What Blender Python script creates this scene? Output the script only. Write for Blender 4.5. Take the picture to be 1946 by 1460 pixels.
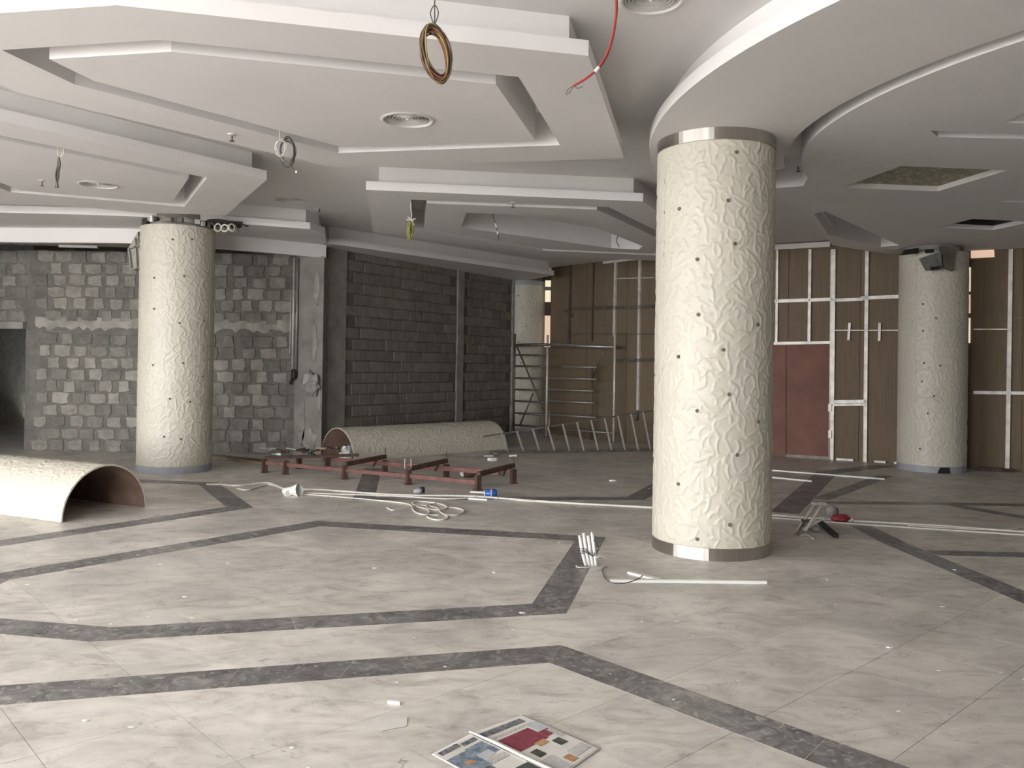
import bpy, bmesh, math, random
import numpy as np
from mathutils import Vector, Matrix
from mathutils.geometry import tessellate_polygon

for o in list(bpy.data.objects): bpy.data.objects.remove(o)
scene = bpy.context.scene
C = scene.collection
rnd = random.Random(7)

# ------------------------------------------------------------------ camera
F_PX, PITCH, ROLL, CY, CAM_H = 1600.0, 0.0069, 0.0149, 683.0, 1.57
cam_d = bpy.data.cameras.new('camera')
cam = bpy.data.objects.new('camera', cam_d); C.objects.link(cam)
cam_d.sensor_fit = 'HORIZONTAL'; cam_d.sensor_width = 36.0
cam_d.lens = F_PX / 1946.0 * 36.0
cam_d.shift_y = -(730.0 - CY) / 1946.0
cam_d.clip_start = 0.05; cam_d.clip_end = 300
cp, sp, cr, sr = math.cos(PITCH), math.sin(PITCH), math.cos(ROLL), math.sin(ROLL)
U = Vector((0, -sp, cp)); FW = Vector((0, cp, sp)); X = Vector((1, 0, 0))
right = X * cr + U * sr; up = X * -sr + U * cr
m = Matrix((right, up, -FW)).transposed().to_4x4(); m.translation = (0, 0, CAM_H)
cam.matrix_world = m
scene.camera = cam

# ------------------------------------------------------------------ light
W = bpy.data.worlds.new('world'); scene.world = W; W.use_nodes = True
bg = W.node_tree.nodes['Background']
bg.inputs[0].default_value = (0.98, 0.985, 1.0, 1); bg.inputs[1].default_value = 16.0
def portal(name, loc, rot, sx, sy):
    l = bpy.data.lights.new(name, 'AREA'); l.shape = 'RECTANGLE'; l.size = sx; l.size_y = sy
    l.cycles.is_portal = True
    o = bpy.data.objects.new(name, l); C.objects.link(o); o.location = loc; o.rotation_euler = rot
R90 = math.radians(90)
portal('window_daylight_front', (-7.2, -3.6, 1.8), (R90, 0, 0), 9.4, 3.6)
portal('window_daylight_side', (-11.95, 0.9, 1.8), (R90, 0, -R90), 9.0, 3.6)
vs = scene.view_settings
vs.view_transform = 'Standard'; vs.look = 'None'; vs.gamma = 1.0; vs.use_curve_mapping = False
vs.exposure = 0.0

# ------------------------------------------------------------------ helpers
def ray(px, py):
    a = (px - 973.0) / F_PX; b = -(py - CY) / F_PX
    return FW + right * a + up * b
def fl(px, py, z=0.0):                      # point on a horizontal plane
    d = ray(px, py); t = (z - CAM_H) / d.z
    return Vector((d.x * t, d.y * t, z))
def onwall(px, py, p0, p1):                 # point on a vertical plane through p0-p1
    d = ray(px, py); n = Vector((p1[1] - p0[1], -(p1[0] - p0[0]), 0))
    t = (n.x * p0[0] + n.y * p0[1]) / (n.x * d.x + n.y * d.y)
    return Vector((d.x * t, d.y * t, CAM_H + d.z * t))

def tag(o, label=None, cat=None, group=None, kind=None):
    if label: o['label'] = label
    if cat: o['category'] = cat
    if group: o['group'] = group
    if kind: o['kind'] = kind
    return o
def empty(name, loc=(0, 0, 0), rz=0.0):
    o = bpy.data.objects.new(name, None); C.objects.link(o)
    o.location = loc; o.rotation_euler = (0, 0, rz); o.empty_display_size = 0.1
    return o
class MB:
    def __init__(s): s.v = []; s.f = []
    def add(s, vs, fs):
        n = len(s.v); s.v += [tuple(v) for v in vs]; s.f += [tuple(i + n for i in f) for f in fs]; return s
    def box(s, c, size, rz=0.0, rx=0.0, ry=0.0):
        M = Matrix.Translation(c) @ Matrix.Rotation(rz, 4, 'Z') @ Matrix.Rotation(ry, 4, 'Y') @ Matrix.Rotation(rx, 4, 'X')
        h = [q / 2 for q in size]
        vs = [M @ Vector((x * h[0], y * h[1], z * h[2])) for x, y, z in
              ((-1,-1,-1),(1,-1,-1),(1,1,-1),(-1,1,-1),(-1,-1,1),(1,-1,1),(1,1,1),(-1,1,1))]
        return s.add(vs, ((0,3,2,1),(4,5,6,7),(0,1,5,4),(1,2,6,5),(2,3,7,6),(3,0,4,7)))
    def bar(s, a, b, w, h, upv=(0, 0, 1)):
        a = Vector(a); b = Vector(b); d = (b - a).normalized(); u = Vector(upv)
        if abs(d.dot(u)) > .98: u = Vector((0, 1, 0))
        r = d.cross(u).normalized(); u = r.cross(d)
        vs = [p + r * (x * w / 2) + u * (y * h / 2) for p in (a, b) for x, y in ((-1,-1),(1,-1),(1,1),(-1,1))]
        return s.add(vs, ((0,1,2,3),(7,6,5,4),(0,4,5,1),(1,5,6,2),(2,6,7,3),(3,7,4,0)))
    def tube(s, pts, r, n=6, closed=False, cap=True):
        P = [Vector(p) for p in pts]; k = len(P); rings = []
        ref = None
        for i in range(k):
            a = P[i - 1] if (i > 0 or closed) else P[i]
            b = P[(i + 1) % k] if (i < k - 1 or closed) else P[i]
            t = (b - a)
            t = t.normalized() if t.length > 1e-9 else Vector((0, 0, 1))
            if ref is None:
                ref = Vector((0, 0, 1)) if abs(t.z) < .9 else Vector((1, 0, 0))
            u = (ref - t * ref.dot(t))
            u = u.normalized() if u.length > 1e-6 else t.orthogonal().normalized()
            ref = u; w = t.cross(u)
            rr = r[i] if isinstance(r, (list, tuple)) else r
            rings.append([P[i] + (u * math.cos(2*math.pi*j/n) + w * math.sin(2*math.pi*j/n)) * rr for j in range(n)])
        vs = [v for q in rings for v in q]; fs = []
        for i in range(k if closed else k - 1):
            i2 = (i + 1) % k
            for j in range(n): fs.append((i*n+j, i*n+(j+1) % n, i2*n+(j+1) % n, i2*n+j))
        if cap and not closed:
            fs.append(tuple(range(n-1, -1, -1))); fs.append(tuple((k-1)*n+j for j in range(n)))
        return s.add(vs, fs)
    def cyl(s, a, b, r, n=12): return s.tube([a, b], r, n)
    def lathe(s, prof, c=(0, 0, 0), n=32, closed=False):
        k = len(prof)
        vs = [(c[0] + r*math.cos(2*math.pi*j/n), c[1] + r*math.sin(2*math.pi*j/n), c[2] + z) for r, z in prof for j in range(n)]
        fs = [(i*n+j, i*n+(j+1) % n, ((i+1) % k)*n+(j+1) % n, ((i+1) % k)*n+j) for i in range(k if closed else k-1) for j in range(n)]
        return s.add(vs, fs)
    def prism(s, outer, z0, z1, holes=()):
        def area(p): return sum(p[i-1][0]*p[i][1] - p[i][0]*p[i-1][1] for i in range(len(p)))
        loops = [list(outer)] + [list(h) for h in holes]
        for i, l in enumerate(loops):
            if (area(l) > 0) == (i > 0): l.reverse()
        flat = [p for l in loops for p in l]; n = len(flat)
        tris = tessellate_polygon([[Vector((p[0], p[1], 0)) for p in l] for l in loops])
        vs = [(p[0], p[1], z0) for p in flat] + [(p[0], p[1], z1) for p in flat]; fs = []
        for t in tris:
            a, b, c_ = (flat[i] for i in t)
            ccw = (b[0]-a[0])*(c_[1]-a[1]) - (b[1]-a[1])*(c_[0]-a[0]) > 0
            t = tuple(t) if ccw else (t[0], t[2], t[1])
            fs.append(tuple(i + n for i in t)); fs.append((t[0], t[2], t[1]))
        k = 0
        for l in loops:
            q = len(l)
            for i in range(q):
                a, b = k + i, k + (i+1) % q; fs.append((a, b, b + n, a + n))
            k += q
        return s.add(vs, fs)
    def mesh(s, name):
        me = bpy.data.meshes.new(name); me.from_pydata(s.v, [], s.f); me.update(); return me
    def build(s, name, mat, parent=None, smooth=False):
        me = s.mesh(name); me.materials.append(mat)
        if smooth:
            for p in me.polygons: p.use_smooth = True
        return obj(name, me, parent)
def obj(name, me, parent=None, loc=None, rz=None):
    o = bpy.data.objects.new(name, me); C.objects.link(o)
    if parent is not None: o.parent = parent
    if loc is not None: o.location = loc
    if rz is not None: o.rotation_euler = (0, 0, rz)
    return o
def inset(poly, d):
    n = len(poly); ar = sum(poly[i-1][0]*poly[i][1] - poly[i][0]*poly[i-1][1] for i in range(n)); s = 1 if ar > 0 else -1
    out = []
    for i in range(n):
        p0, p1, p2 = Vector(poly[i-1][:2]), Vector(poly[i][:2]), Vector(poly[(i+1) % n][:2])
        a = (p1-p0).normalized(); b = (p2-p1).normalized()
        na = Vector((-a.y, a.x))*s; nb = Vector((-b.y, b.x))*s
        k = (na+nb); k = k / max(k.length_squared, .3) * 2
        q = p1 + k * d; out.append((q.x, q.y))
    return out
def smooth_path(pts, n=8):
    P = [Vector(p) for p in pts]; out = []
    for i in range(len(P)-1):
        p0 = P[max(i-1, 0)]; p1 = P[i]; p2 = P[i+1]; p3 = P[min(i+2, len(P)-1)]
        for j in range(n):
            t = j/n
            out.append(0.5*((2*p1) + (p2-p0)*t + (2*p0-5*p1+4*p2-p3)*t*t + (3*p1-p0-3*p2+p3)*t**3))
    out.append(P[-1]); return out

# ------------------------------------------------------------------ materials
class NT:
    def __init__(s, name):
        s.m = bpy.data.materials.new(name); s.m.use_nodes = True; s.t = s.m.node_tree
        s.b = s.t.nodes['Principled BSDF']
    def n(s, typ, **kw):
        q = s.t.nodes.new(typ)
        for k, v in kw.items():
            if k in q.inputs: q.inputs[k].default_value = v
            else: setattr(q, k, v)
        return q
    def l(s, a, b): s.t.links.new(a, b)
    def pos(s, scale=(1, 1, 1)):
        g = s.n('ShaderNodeNewGeometry'); mp = s.n('ShaderNodeMapping'); mp.inputs['Scale'].default_value = scale
        s.l(g.outputs['Position'], mp.inputs[0]); return mp.outputs[0]
    def noise(s, vec, scale, detail=5, rough=.55, dist=0.0):
        q = s.n('ShaderNodeTexNoise'); q.inputs['Scale'].default_value = scale; q.inputs['Detail'].default_value = detail
        q.inputs['Roughness'].default_value = rough; q.inputs['Distortion'].default_value = dist
        s.l(vec, q.inputs['Vector']); return q.outputs['Fac']
    def ramp(s, fac, stops):
        q = s.n('ShaderNodeValToRGB'); e = q.color_ramp.elements
        while len(e) > 1: e.remove(e[-1])
        e[0].position = stops[0][0]; e[0].color = (*stops[0][1], 1)
        for p, c in stops[1:]:
            k = e.new(p); k.color = (*c, 1)
        s.l(fac, q.inputs[0]); return q.outputs[0]
    def mix(s, fac, a, b, mode='MIX'):
        q = s.n('ShaderNodeMix', data_type='RGBA', blend_type=mode)
        for i, v in ((0, fac), (6, a), (7, b)):
            if isinstance(v, (int, float)): q.inputs[i].default_value = v
            elif isinstance(v, tuple): q.inputs[i].default_value = (*v, 1)
            else: s.l(v, q.inputs[i])
        return q.outputs[2]
    def bump(s, h, strength, dist=.01):
        q = s.n('ShaderNodeBump'); q.inputs['Strength'].default_value = strength; q.inputs['Distance'].default_value = dist
        s.l(h, q.inputs['Height']); s.l(q.outputs[0], s.b.inputs['Normal'])
    def col(s, c): s.l(c, s.b.inputs['Base Color'])
    def set(s, **kw):
        for k, v in kw.items():
            s.b.inputs[k.replace('_', ' ')].default_value = (*v, 1) if isinstance(v, tuple) else v
        return s
G3 = lambda v: (v, v, v)
def plain(name, color, rough=.6, metal=0.0, var=.12, scale=9.0, bump=0.0, **kw):
    t = NT(name); p = t.pos(); f = t.noise(p, scale, 4)
    lo = tuple(c*(1-var) for c in color); hi = tuple(min(1, c*(1+var)) for c in color)
    t.col(t.ramp(f, [(.3, lo), (.7, hi)])); t.set(Roughness=rough, Metallic=metal, **kw)
    if bump: t.bump(t.noise(p, scale*6, 4), bump, .004)
    return t.m
M = {}
M['gypsum'] = plain('gypsum_paint', (.80, .775, .765), .75, var=.03, scale=1.3, bump=.05)
M['cream'] = plain('cream_cladding', (.61, .575, .487), .42, var=.04, scale=2.0)
M['shell_inside'] = plain('shell_inside', (.16, .10, .075), .8, var=.25, scale=6)
M['steel'] = plain('polished_steel', (.56, .53, .49), .13, 1.0, var=.03, scale=3)
t = NT('brushed_steel'); p = t.pos(); t.col(t.ramp(t.noise(t.pos((30, 30, .3)), 2, 3), [(.3, (.50, .47, .43)), (.7, (.60, .57, .53))]))
t.set(Roughness=.30, Metallic=1.0, Anisotropic=.95, Anisotropic_Rotation=.25)
tn = t.n('ShaderNodeTangent', direction_type='RADIAL', axis='Z'); t.l(tn.outputs[0], t.b.inputs['Tangent']); M['steel'] = t.m
M['film'] = plain('blue_grey_film', (.36, .37, .41), .5, var=.08, scale=6)
M['galv'] = plain('galvanised_steel', (.70, .675, .63), .45, .25, var=.22, scale=7)
M['galvdark'] = plain('weathered_steel', (.17, .155, .13), .55, .5, var=.3, scale=9)
M['ply'] = None
M['redply'] = plain('red_primed_board', (.21, .095, .068), .7, var=.2, scale=2.2)
M['concrete'] = plain('concrete', (.30, .285, .26), .9, var=.22, scale=3.5, bump=.5)
M['plaster'] = plain('plaster_smear', (.36, .34, .305), .9, var=.28, scale=5, bump=.4)
M['void'] = plain('dark_slab_and_shade', (.05, .047, .043), .95, var=.3, scale=2)  # slab colour, also used as painted shade in hatch and torn hole
M['white_plastic'] = plain('white_plastic', (.80, .80, .76), .4, var=.05)
M['cable_white'] = plain('white_cable', (.74, .70, .64), .5, var=.1, scale=12)
M['red_paint'] = plain('red_oxide_paint', (.185, .082, .068), .7, var=.3, scale=7)
M['rust'] = plain('rusty_brown_steel', (.085, .045, .033), .7, var=.35, scale=11)
M['black'] = plain('black_rubber', (.02, .02, .02), .6, var=.2)
M['dark_wire'] = plain('dark_wire', (.07, .065, .06), .55, var=.2)
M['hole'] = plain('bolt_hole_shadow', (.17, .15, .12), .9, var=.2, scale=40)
M['orange'] = plain('orange_cable', (.30, .095, .045), .45, var=.15)
M['brown'] = plain('brown_cable', (.16, .085, .05), .5, var=.2)
M['redcable'] = plain('red_cable', (.40, .055, .05), .4, var=.1)
M['green_yellow'] = plain('yellow_green_cable', (.30, .28, .07), .5, var=.25, scale=30)
M['brass'] = plain('brass', (.55, .42, .2), .35, .8, var=.1)
M['peach'] = plain('peach_wall', (.75, .50, .36), .8, var=.05)
t = NT('glowing_peach'); t.set(Base_Color=(.6, .42, .3), Roughness=.8); t.b.inputs['Emission Color'].default_value = (1, .70, .52, 1); t.b.inputs['Emission Strength'].default_value = .62; M['glow_peach'] = t.m  # emission stands in for daylight on a wall beyond the boarding
t = NT('glowing_cream'); t.set(Base_Color=(.7, .65, .5), Roughness=.8); t.b.inputs['Emission Color'].default_value = (1, .88, .62, 1); t.b.inputs['Emission Strength'].default_value = .75; M['glow_cream'] = t.m  # self-glowing colour in place of daylight behind the gaps
M['alu'] = plain('aluminium', (.44, .43, .41), .4, .6, var=.15)
M['bag'] = plain('translucent_bag', (.33, .315, .29), .4, var=.25, scale=14, bump=.5)
M['blue'] = plain('blue_bottle', (.03, .12, .46), .2, var=.1)
M['redbag'] = plain('red_plastic', (.26, .03, .035), .5, var=.25, scale=25)
M['paper'] = plain('newsprint', (.68, .66, .62), .8, var=.05, scale=18)
M['wood'] = plain('raw_timber', (.34, .25, .16), .8, var=.2, scale=5)
M['ground'] = plain('outdoor_paving', (.60, .58, .56), .9, var=.1, scale=1)
M['insul'] = plain('grey_foil', (.24, .235, .22), .5, .3, var=.3, scale=12, bump=.5)
M['louver'] = plain('diffuser_white', (.70, .68, .65), .5, var=.02)
t = NT('brown_board'); p = t.pos((1, 1, 1))
t.col(t.mix(.55, t.ramp(t.noise(p, 1.1, 5), [(.3, (.155, .112, .068)), (.7, (.21, .155, .10))]), t.ramp(t.noise(t.pos((14, 14, .8)), 2, 5), [(.3, (.15, .11, .07)), (.7, (.21, .16, .105))])))
t.set(Roughness=.75); M['ply'] = t.m
def block_mat(name, a, b, c, v0=.62, v1=1.2):
    t = NT(name); p = t.pos()
    base = t.ramp(t.noise(p, 5.5, 6, .65), [(.28, a), (.5, b), (.72, c)])
    oi = t.n('ShaderNodeObjectInfo')
    rv = t.ramp(oi.outputs['Random'], [(0, G3(v0)), (1, G3(v1))])
    t.col(t.mix(1.0, base, rv, 'MULTIPLY')); t.set(Roughness=.95)
    t.bump(t.noise(p, 40, 5, .7), .6, .006); return t.m
M['block'] = block_mat('concrete_block', (.20, .187, .165), (.30, .282, .25), (.40, .375, .335))
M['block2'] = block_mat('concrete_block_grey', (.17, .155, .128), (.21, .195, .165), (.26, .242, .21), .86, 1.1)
t = NT('mortar'); p = t.pos()
t.col(t.ramp(t.noise(p, 4.0, 6, .7), [(.25, (.14, .132, .118)), (.5, (.20, .19, .168)), (.75, (.30, .28, .25))]))
t.set(Roughness=.97); t.bump(t.noise(p, 22, 6, .7), .9, .02); M['mortar'] = t.m
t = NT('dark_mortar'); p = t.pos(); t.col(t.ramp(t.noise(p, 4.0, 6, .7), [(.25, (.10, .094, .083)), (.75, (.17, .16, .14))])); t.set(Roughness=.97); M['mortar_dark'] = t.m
def marble(name, stops, vein, rough, streak, sc, dust, dust_col, blotch):
    t = NT(name)
    p = t.pos((1, 1, 1)); ps = t.pos(streak)
    oi = t.n('ShaderNodeObjectInfo')
    base = t.ramp(t.noise(ps, sc, 8, .66, 1.6), stops)
    cl = t.ramp(t.noise(p, sc*.45, 4, .6, .6), [(.36, G3(.80)), (.64, G3(1.12))])
    base = t.mix(1.0, base, cl, 'MULTIPLY')
    v = t.ramp(t.noise(ps, sc*2.6, 9, .7, 2.6), [(.34, G3(1)), (.42, G3(0)), (1, G3(0))])
    mk = t.ramp(t.noise(p, sc*.55, 3, .5), [(.45, G3(0)), (.6, G3(1))])
    c = t.mix(t.mix(1.0, v, mk, 'MULTIPLY'), base, vein)
    bl = t.ramp(t.noise(ps, sc*3.1, 3, .5, .8), [(.60, G3(0)), (.66, G3(1))])
    c = t.mix(t.mix(1.0, bl, G3(blotch[0]), 'MULTIPLY'), c, blotch[1])
    c = t.mix(1.0, c, t.ramp(oi.outputs['Random'], [(0, G3(.92)), (1, G3(1.07))]), 'MULTIPLY')
    d = t.ramp(t.noise(p, 1.1, 7, .72), [(.38, G3(.03)), (.7, G3(dust))])
    c = t.mix(d, c, dust_col)
    t.col(c)
    r = t.ramp(t.noise(p, 1.7, 5), [(.3, G3(rough)), (.7, G3(rough + .22))]); t.l(r, t.b.inputs['Roughness'])
    t.set(IOR=1.4)
    return t.m
M['marble'] = marble('beige_marble', [(.30, (.40, .37, .335)), (.43, (.60, .565, .515)), (.55, (.70, .67, .62)), (.66, (.73, .69, .62)), (.8, (.66, .59, .49))], (.29, .27, .25), .34, (.7, 1.3, 1), 3.6, .30, (.68, .645, .60), (.22, (.78, .75, .70)))
M['marble_dark'] = marble('dark_grey_marble', [(.32, (.075, .07, .073)), (.45, (.155, .147, .15)), (.55, (.225, .212, .212)), (.66, (.38, .36, .345))], (.05, .047, .05), .30, (1.2, 1.2, 1), 6.5, .34, (.38, .36, .345), (.75, (.45, .43, .41)))
M['grout'] = plain('pale_grout', (.66, .62, .55), .9, var=.08)

# ------------------------------------------------------------------ setting: floor
floor = MB().box((-1, 8, -.06), (26, 26, .1)).build('floor', M['grout'])
tag(floor, 'beige marble tiled floor with dark grey inlaid bands', 'floor', kind='structure')
TS = .57
ua = math.atan2(-.733, .68)
uu = Vector((math.cos(ua), math.sin(ua))); vv = Vector((-uu.y, uu.x))
tile_me = MB().box((0, 0, -.005), (TS-.0028, TS-.0028, .01)).mesh('floor_tile'); tile_me.materials.append(M['marble'])
org = Vector((-1.024, 4.118))
cells = []
for i in range(-60, 61):
    for j in range(-60, 61):
        c = org + uu*((i+.5)*TS) + vv*((j+.5)*TS)
        if not (-11.5 < c.x < 11 and -3.4 < c.y < 20.5): continue
        d = c.y; inview = d > 2.6 and abs(c.x) < .66*d + .5
        cells.append((0 if inview else 1, d, c))
cells.sort(key=lambda q: (q[0], q[1]))
for k, (_, _, c) in enumerate(cells[:300]):
    obj('floor_tile', tile_me, floor, (c.x, c.y, 0), ua)
fm = MB()
for _, _, c in cells[300:]: fm.box((c.x, c.y, -.005), (TS-.0028, TS-.0028, .01), ua)
tag(fm.build('far_floor_tiles', M['marble'], floor), 'beige marble tiles further back', kind='stuff')

def band(pts, w=.25, closed=False):
    P = [Vector(p[:2]) for p in pts]; n = len(P)
    def off(i, s):
        p = P[i]; ds = []
        if i > 0 or closed: ds.append((p - P[i-1]).normalized())
        if i < n-1 or closed: ds.append((P[(i+1) % n] - p).normalized())
        ns = [Vector((-d.y, d.x)) for d in ds]; k = sum(ns, Vector((0, 0))); k = k / k.length_squared * len(ns)
        return p + k * (s*w/2)
    for i in range(n if closed else n-1):
        j = (i+1) % n
        a0, a1, b0, b1 = off(i, -1), off(i, 1), off(j, -1), off(j, 1)
        L = (P[j]-P[i]).length; m_ = max(1, round(L/TS))
        for q in range(m_):
            g = .002/L; t0, t1 = q/m_+g, (q+1)/m_-g
            poly = [a0.lerp(b0, t0), a0.lerp(b0, t1), a1.lerp(b1, t1), a1.lerp(b1, t0)]
            MB().prism([tuple(v) for v in poly], -.006, .0012).build('dark_band_tile', M['marble_dark'], floor)
hexA = [(-1.86, 8.2), (.737, 7.66), (.262, 5.45), (-2.32, 4.81), (-3.6, 5.05), (-3.66, 6.0)]
band(hexA, .25, True)
band([(-3.9, 3.5), (-2.45, 3.9), (.26, 4.6), (1.62, 3.13), (2.7, 1.96)], .25)
band([(-5.6, 5.4), (-4.32, 7.1), (-2.9, 9.05), (-3.85, 10.75), (-5.6, 11.0), (-9, 10.9)], .25)
band([(-2.05, 12.6), (-1.69, 9.75), (1.5, 10.05), (2.9, 13.4)], .25)
band([(3.62, 5.2), (3.6, 5.95), (3.55, 6.9), (3.51, 7.7), (3.54, 8.5)], .22)
band([(3.65, 7.3), (4.6, 7.25), (6.5, 7.3)], .2)
band([(3.0, 9.2), (3.9, 11.0), (4.85, 12.9), (6.2, 13.9)], .3)
band([(3.6, 9.95), (5.0, 10.0), (7.5, 10.0)], .2)
band([(3.75, 10.2), (4.7, 11.4), (5.6, 12.6)], .2)
band([(5.2, 9.9), (5.9, 8.5), (7.0, 7.9)], .2)
# outside ground
tag(MB().box((-6, -14, -.12), (60, 60, .1)).build('ground', M['ground']), 'paved ground outside the windows', 'ground', kind='structure')

# ------------------------------------------------------------------ setting: ceiling
Z1, ZP, Z0 = 3.54, 3.64, 3.84
bulk = [(-12, 12.8), (-7.75, 12.75), (-5.72, 12.67), (-4.6, 13.1), (-3.14, 14.1)]
bulk_s = [(v.x, v.y) for v in smooth_path([(x, y, 0) for x, y in bulk], 6)]
W1a, W1b, W2b = (.88, 19.45), (3.9, 15.7), (10.2, 12.19)
WL0, WL1 = (-8.13, 14.3), (-3.6, 14.3)
WB0, WB1 = (-3.2, 14.45), (.02, 19.55)
ceil_poly = [(-12, -3.7), (11, -3.7), (11, 11.8), W2b, (W1b[0]+.05, W1b[1]+.05), (1.05, 19.3), (.9, 20.6), (.05, 20.6), (-3.25, 14.6)] + bulk_s[::-1]
cx, cy = 6.2, 6.8
def arc(r, a0, a1, n=28):
    return [(cx + r*math.cos(math.radians(a0+(a1-a0)*i/n)), cy + r*math.sin(math.radians(a0+(a1-a0)*i/n))) for i in range(n+1)]
h2 = [(5.8, 11.5), (6.64, 11.65), (6.75, 10.95), (5.9, 10.83)]
ceiling = MB().prism(ceil_poly, Z0, Z0+.08, [h2]+[[(c_.x+r_*math.cos(math.pi*i/16), c_.y+r_*math.sin(math.pi*i/16)) for i in range(32)] for c_, r_ in ((fl(551, 380, Z0), .193), (fl(1238, 2, Z0), .175))]).build('ceiling', M['gypsum'])
tag(ceiling, 'white gypsum ceiling with stepped drop panels and grooves', 'ceiling', kind='structure')
def circ(c, r, n=32): return [(c[0]+r*math.cos(2*math.pi*i/n), c[1]+r*math.sin(2*math.pi*i/n)) for i in range(n)]
def drop_panel(outer, groove=None, gw=.2, extra_holes=(), island_holes=(), label=None, box=True, bi=.14):
    holes = ([groove] if groove else []) + list(extra_holes)
    pl = MB().prism(outer, Z1, ZP, holes).build('drop_panel', M['gypsum'], ceiling)
    if label: pl['label'] = label
    if box: MB().prism(inset(outer, bi), ZP, Z0, holes).build('upper_step', M['gypsum'], pl)
    if groove:
        MB().prism(inset(groove, gw), Z1, Z0, island_holes).build('centre_island', M['gypsum'], pl)
    return pl
pA = [(-1.84, 8.5), (1.03, 7.94), (.456, 5.33), (-2.23, 4.67), (-3.72, 4.94), (-3.72, 6.24)]
oA = [(-1.66, 7.9), (.4, 7.5), (.018, 5.74), (-2.2, 5.17), (-3.3, 5.38), (-3.17, 6.04)]
drop_panel(pA, oA, .19, island_holes=[circ(fl(775, 228, Z1), .188)], label='large six-sided panel with grooved centre')
pB = [(-2.69, 9.12), (-3.9, 11.38), (-4.98, 11.28), (-5.74, 10.85), (-6.55, 10.77), (-9.5, 10.7), (-9.5, 6.0), (-6.0, 4.67)]
oB = [tuple(fl(*q, Z1)[:2]) for q in ((393, 338), (350, 393), (20, 365), (-150, 300), (-250, 230), (-60, 245))]
drop_panel(pB, oB, .17, island_holes=[circ(fl(187, 351, Z1), .184)], label='panel above the left column')
pC = [(-1.69, 9.56), (1.53, 10.0), (3.2, 13.6), (2.9, 15.6), (.63, 15.15), (-2.1, 12.6)]
oC = [(-1.24, 10.1), (1.16, 10.38), (2.7, 13.4), (2.55, 14.8), (.5, 14.4), (-1.5, 12.25)]
dD = [(-.62, 10.92), (.72, 11.1), (2.1, 13.7), (2.1, 14.1), (1.62, 14.0), (-.76, 12.1)]
drop_panel(pC, oC, .19, island_holes=[dD], label='back panel with nested recess')
P_near = [(-12, 11.3), (-6.96, 11.44), (-5.1, 11.6), (-4.14, 11.97), (-3.02, 12.46)]
P_s = [(v.x, v.y) for v in smooth_path([(x, y, 0) for x, y in P_near], 5)]
pP = P_s + [(-2.9, 12.9), (-3.12, 14.05)] + bulk_s[:-1][::-1]
panelP = drop_panel(pP, label='curved panel along the left bulkhead', bi=.1)
pF = [(-3.36, 14.0), (-3.05, 13.93), (.89, 18.35), (.45, 19.2), (.05, 19.6), (-3.22, 14.5)]
drop_panel(pF, label='strip panel along the block wall', bi=.1)
mb = MB()
for i in range(len(bulk_s)-1):
    a, b = Vector(bulk_s[i]), Vector(bulk_s[i+1]); n_ = Vector((-(b-a).y, (b-a).x)).normalized()*.1
    mb.prism([tuple(a), tuple(b), tuple(b+n_), tuple(a+n_)], 3.32, Z0)
mb.build('bulkhead', M['gypsum'], ceiling)['label'] = 'curved white bulkhead over the block wall'
# right-hand disc ceiling with ring groove, hatches and slots
disc_out = arc(5.05, 250, 148, 44) + [(2.05, 9.7), (3.2, 9.62), (5.04, 13.3), (6.35, 14.25), W2b, (10.2, 2.0)]
hole_ring = arc(3.83, 262, 149, 40) + [(2.72, 9.27), (2.55, 8.75)] 
hole_ring = arc(3.83, 262, 158, 40) + [(2.45, 8.6), (2.62, 9.25), (3.1, 9.03)] + arc(3.68, 150, 262, 40)
h1 = [(3.54, 9.08), (4.63, 9.19), (4.8, 8.19), (3.71, 8.08)]
h2 = [(5.8, 11.5), (6.64, 11.65), (6.75, 10.95), (5.9, 10.83)]
sl1 = [(3.4, 6.88), (4.9, 6.92), (4.9, 7.09), (3.55, 7.06)]
sl2 = [(3.85, 10.44), (6.05, 13.2), (5.85, 13.4), (4.6, 12.3), (3.8, 10.65)]
gr = [(3.85, 6.62), (4.5, 6.66), (4.5, 6.05), (3.85, 6.0)]
sl3 = [(5.6, 9.6), (6.6, 9.65), (6.6, 9.75), (5.6, 9.7)]
dp = MB().prism(disc_out, Z1, ZP, [hole_ring, h1, h2, sl1, sl2, gr, sl3]).build('drop_panel', M['gypsum'], ceiling)
dp['label'] = 'round ring-shaped panel over the right side'
MB().prism(inset(disc_out, .14), ZP, Z0, [hole_ring, h2, sl1, sl2]).build('upper_step', M['gypsum'], dp)
t = NT('mouldy_board'); p = t.pos((1, 1, 1))
t.col(t.ramp(t.noise(p, 26, 7, .75), [(.36, (.26, .24, .17)), (.52, (.40, .37, .28)), (.66, (.72, .69, .60))])); t.set(Roughness=.9); M['mould'] = t.m
MB().prism(inset(h1, -.03), ZP-.045, ZP).build('hatch_board', M['mould'], dp)['label'] = 'flaking unpainted board inside a square recess'
mb = MB()
for k in range(9): mb.box((4.175, 6.05+k*.07, Z1+.035), (.66, .012, .06), math.radians(3), rx=.6)
mb.build('vent_grille', M['louver'], dp)
MB().prism(inset(h2, -.05), Z0+.35, Z0+.37).build('hatch_shade_top', M['void'], dp)  # near-black sheet closes the hatch to paint its inner shade
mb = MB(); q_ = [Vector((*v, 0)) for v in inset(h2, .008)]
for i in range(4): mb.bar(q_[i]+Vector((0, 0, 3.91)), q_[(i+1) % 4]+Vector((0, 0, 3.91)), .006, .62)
mb.build('hatch_shade_sides', M['void'], dp)  # hatch sides coloured near black in place of shade

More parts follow.
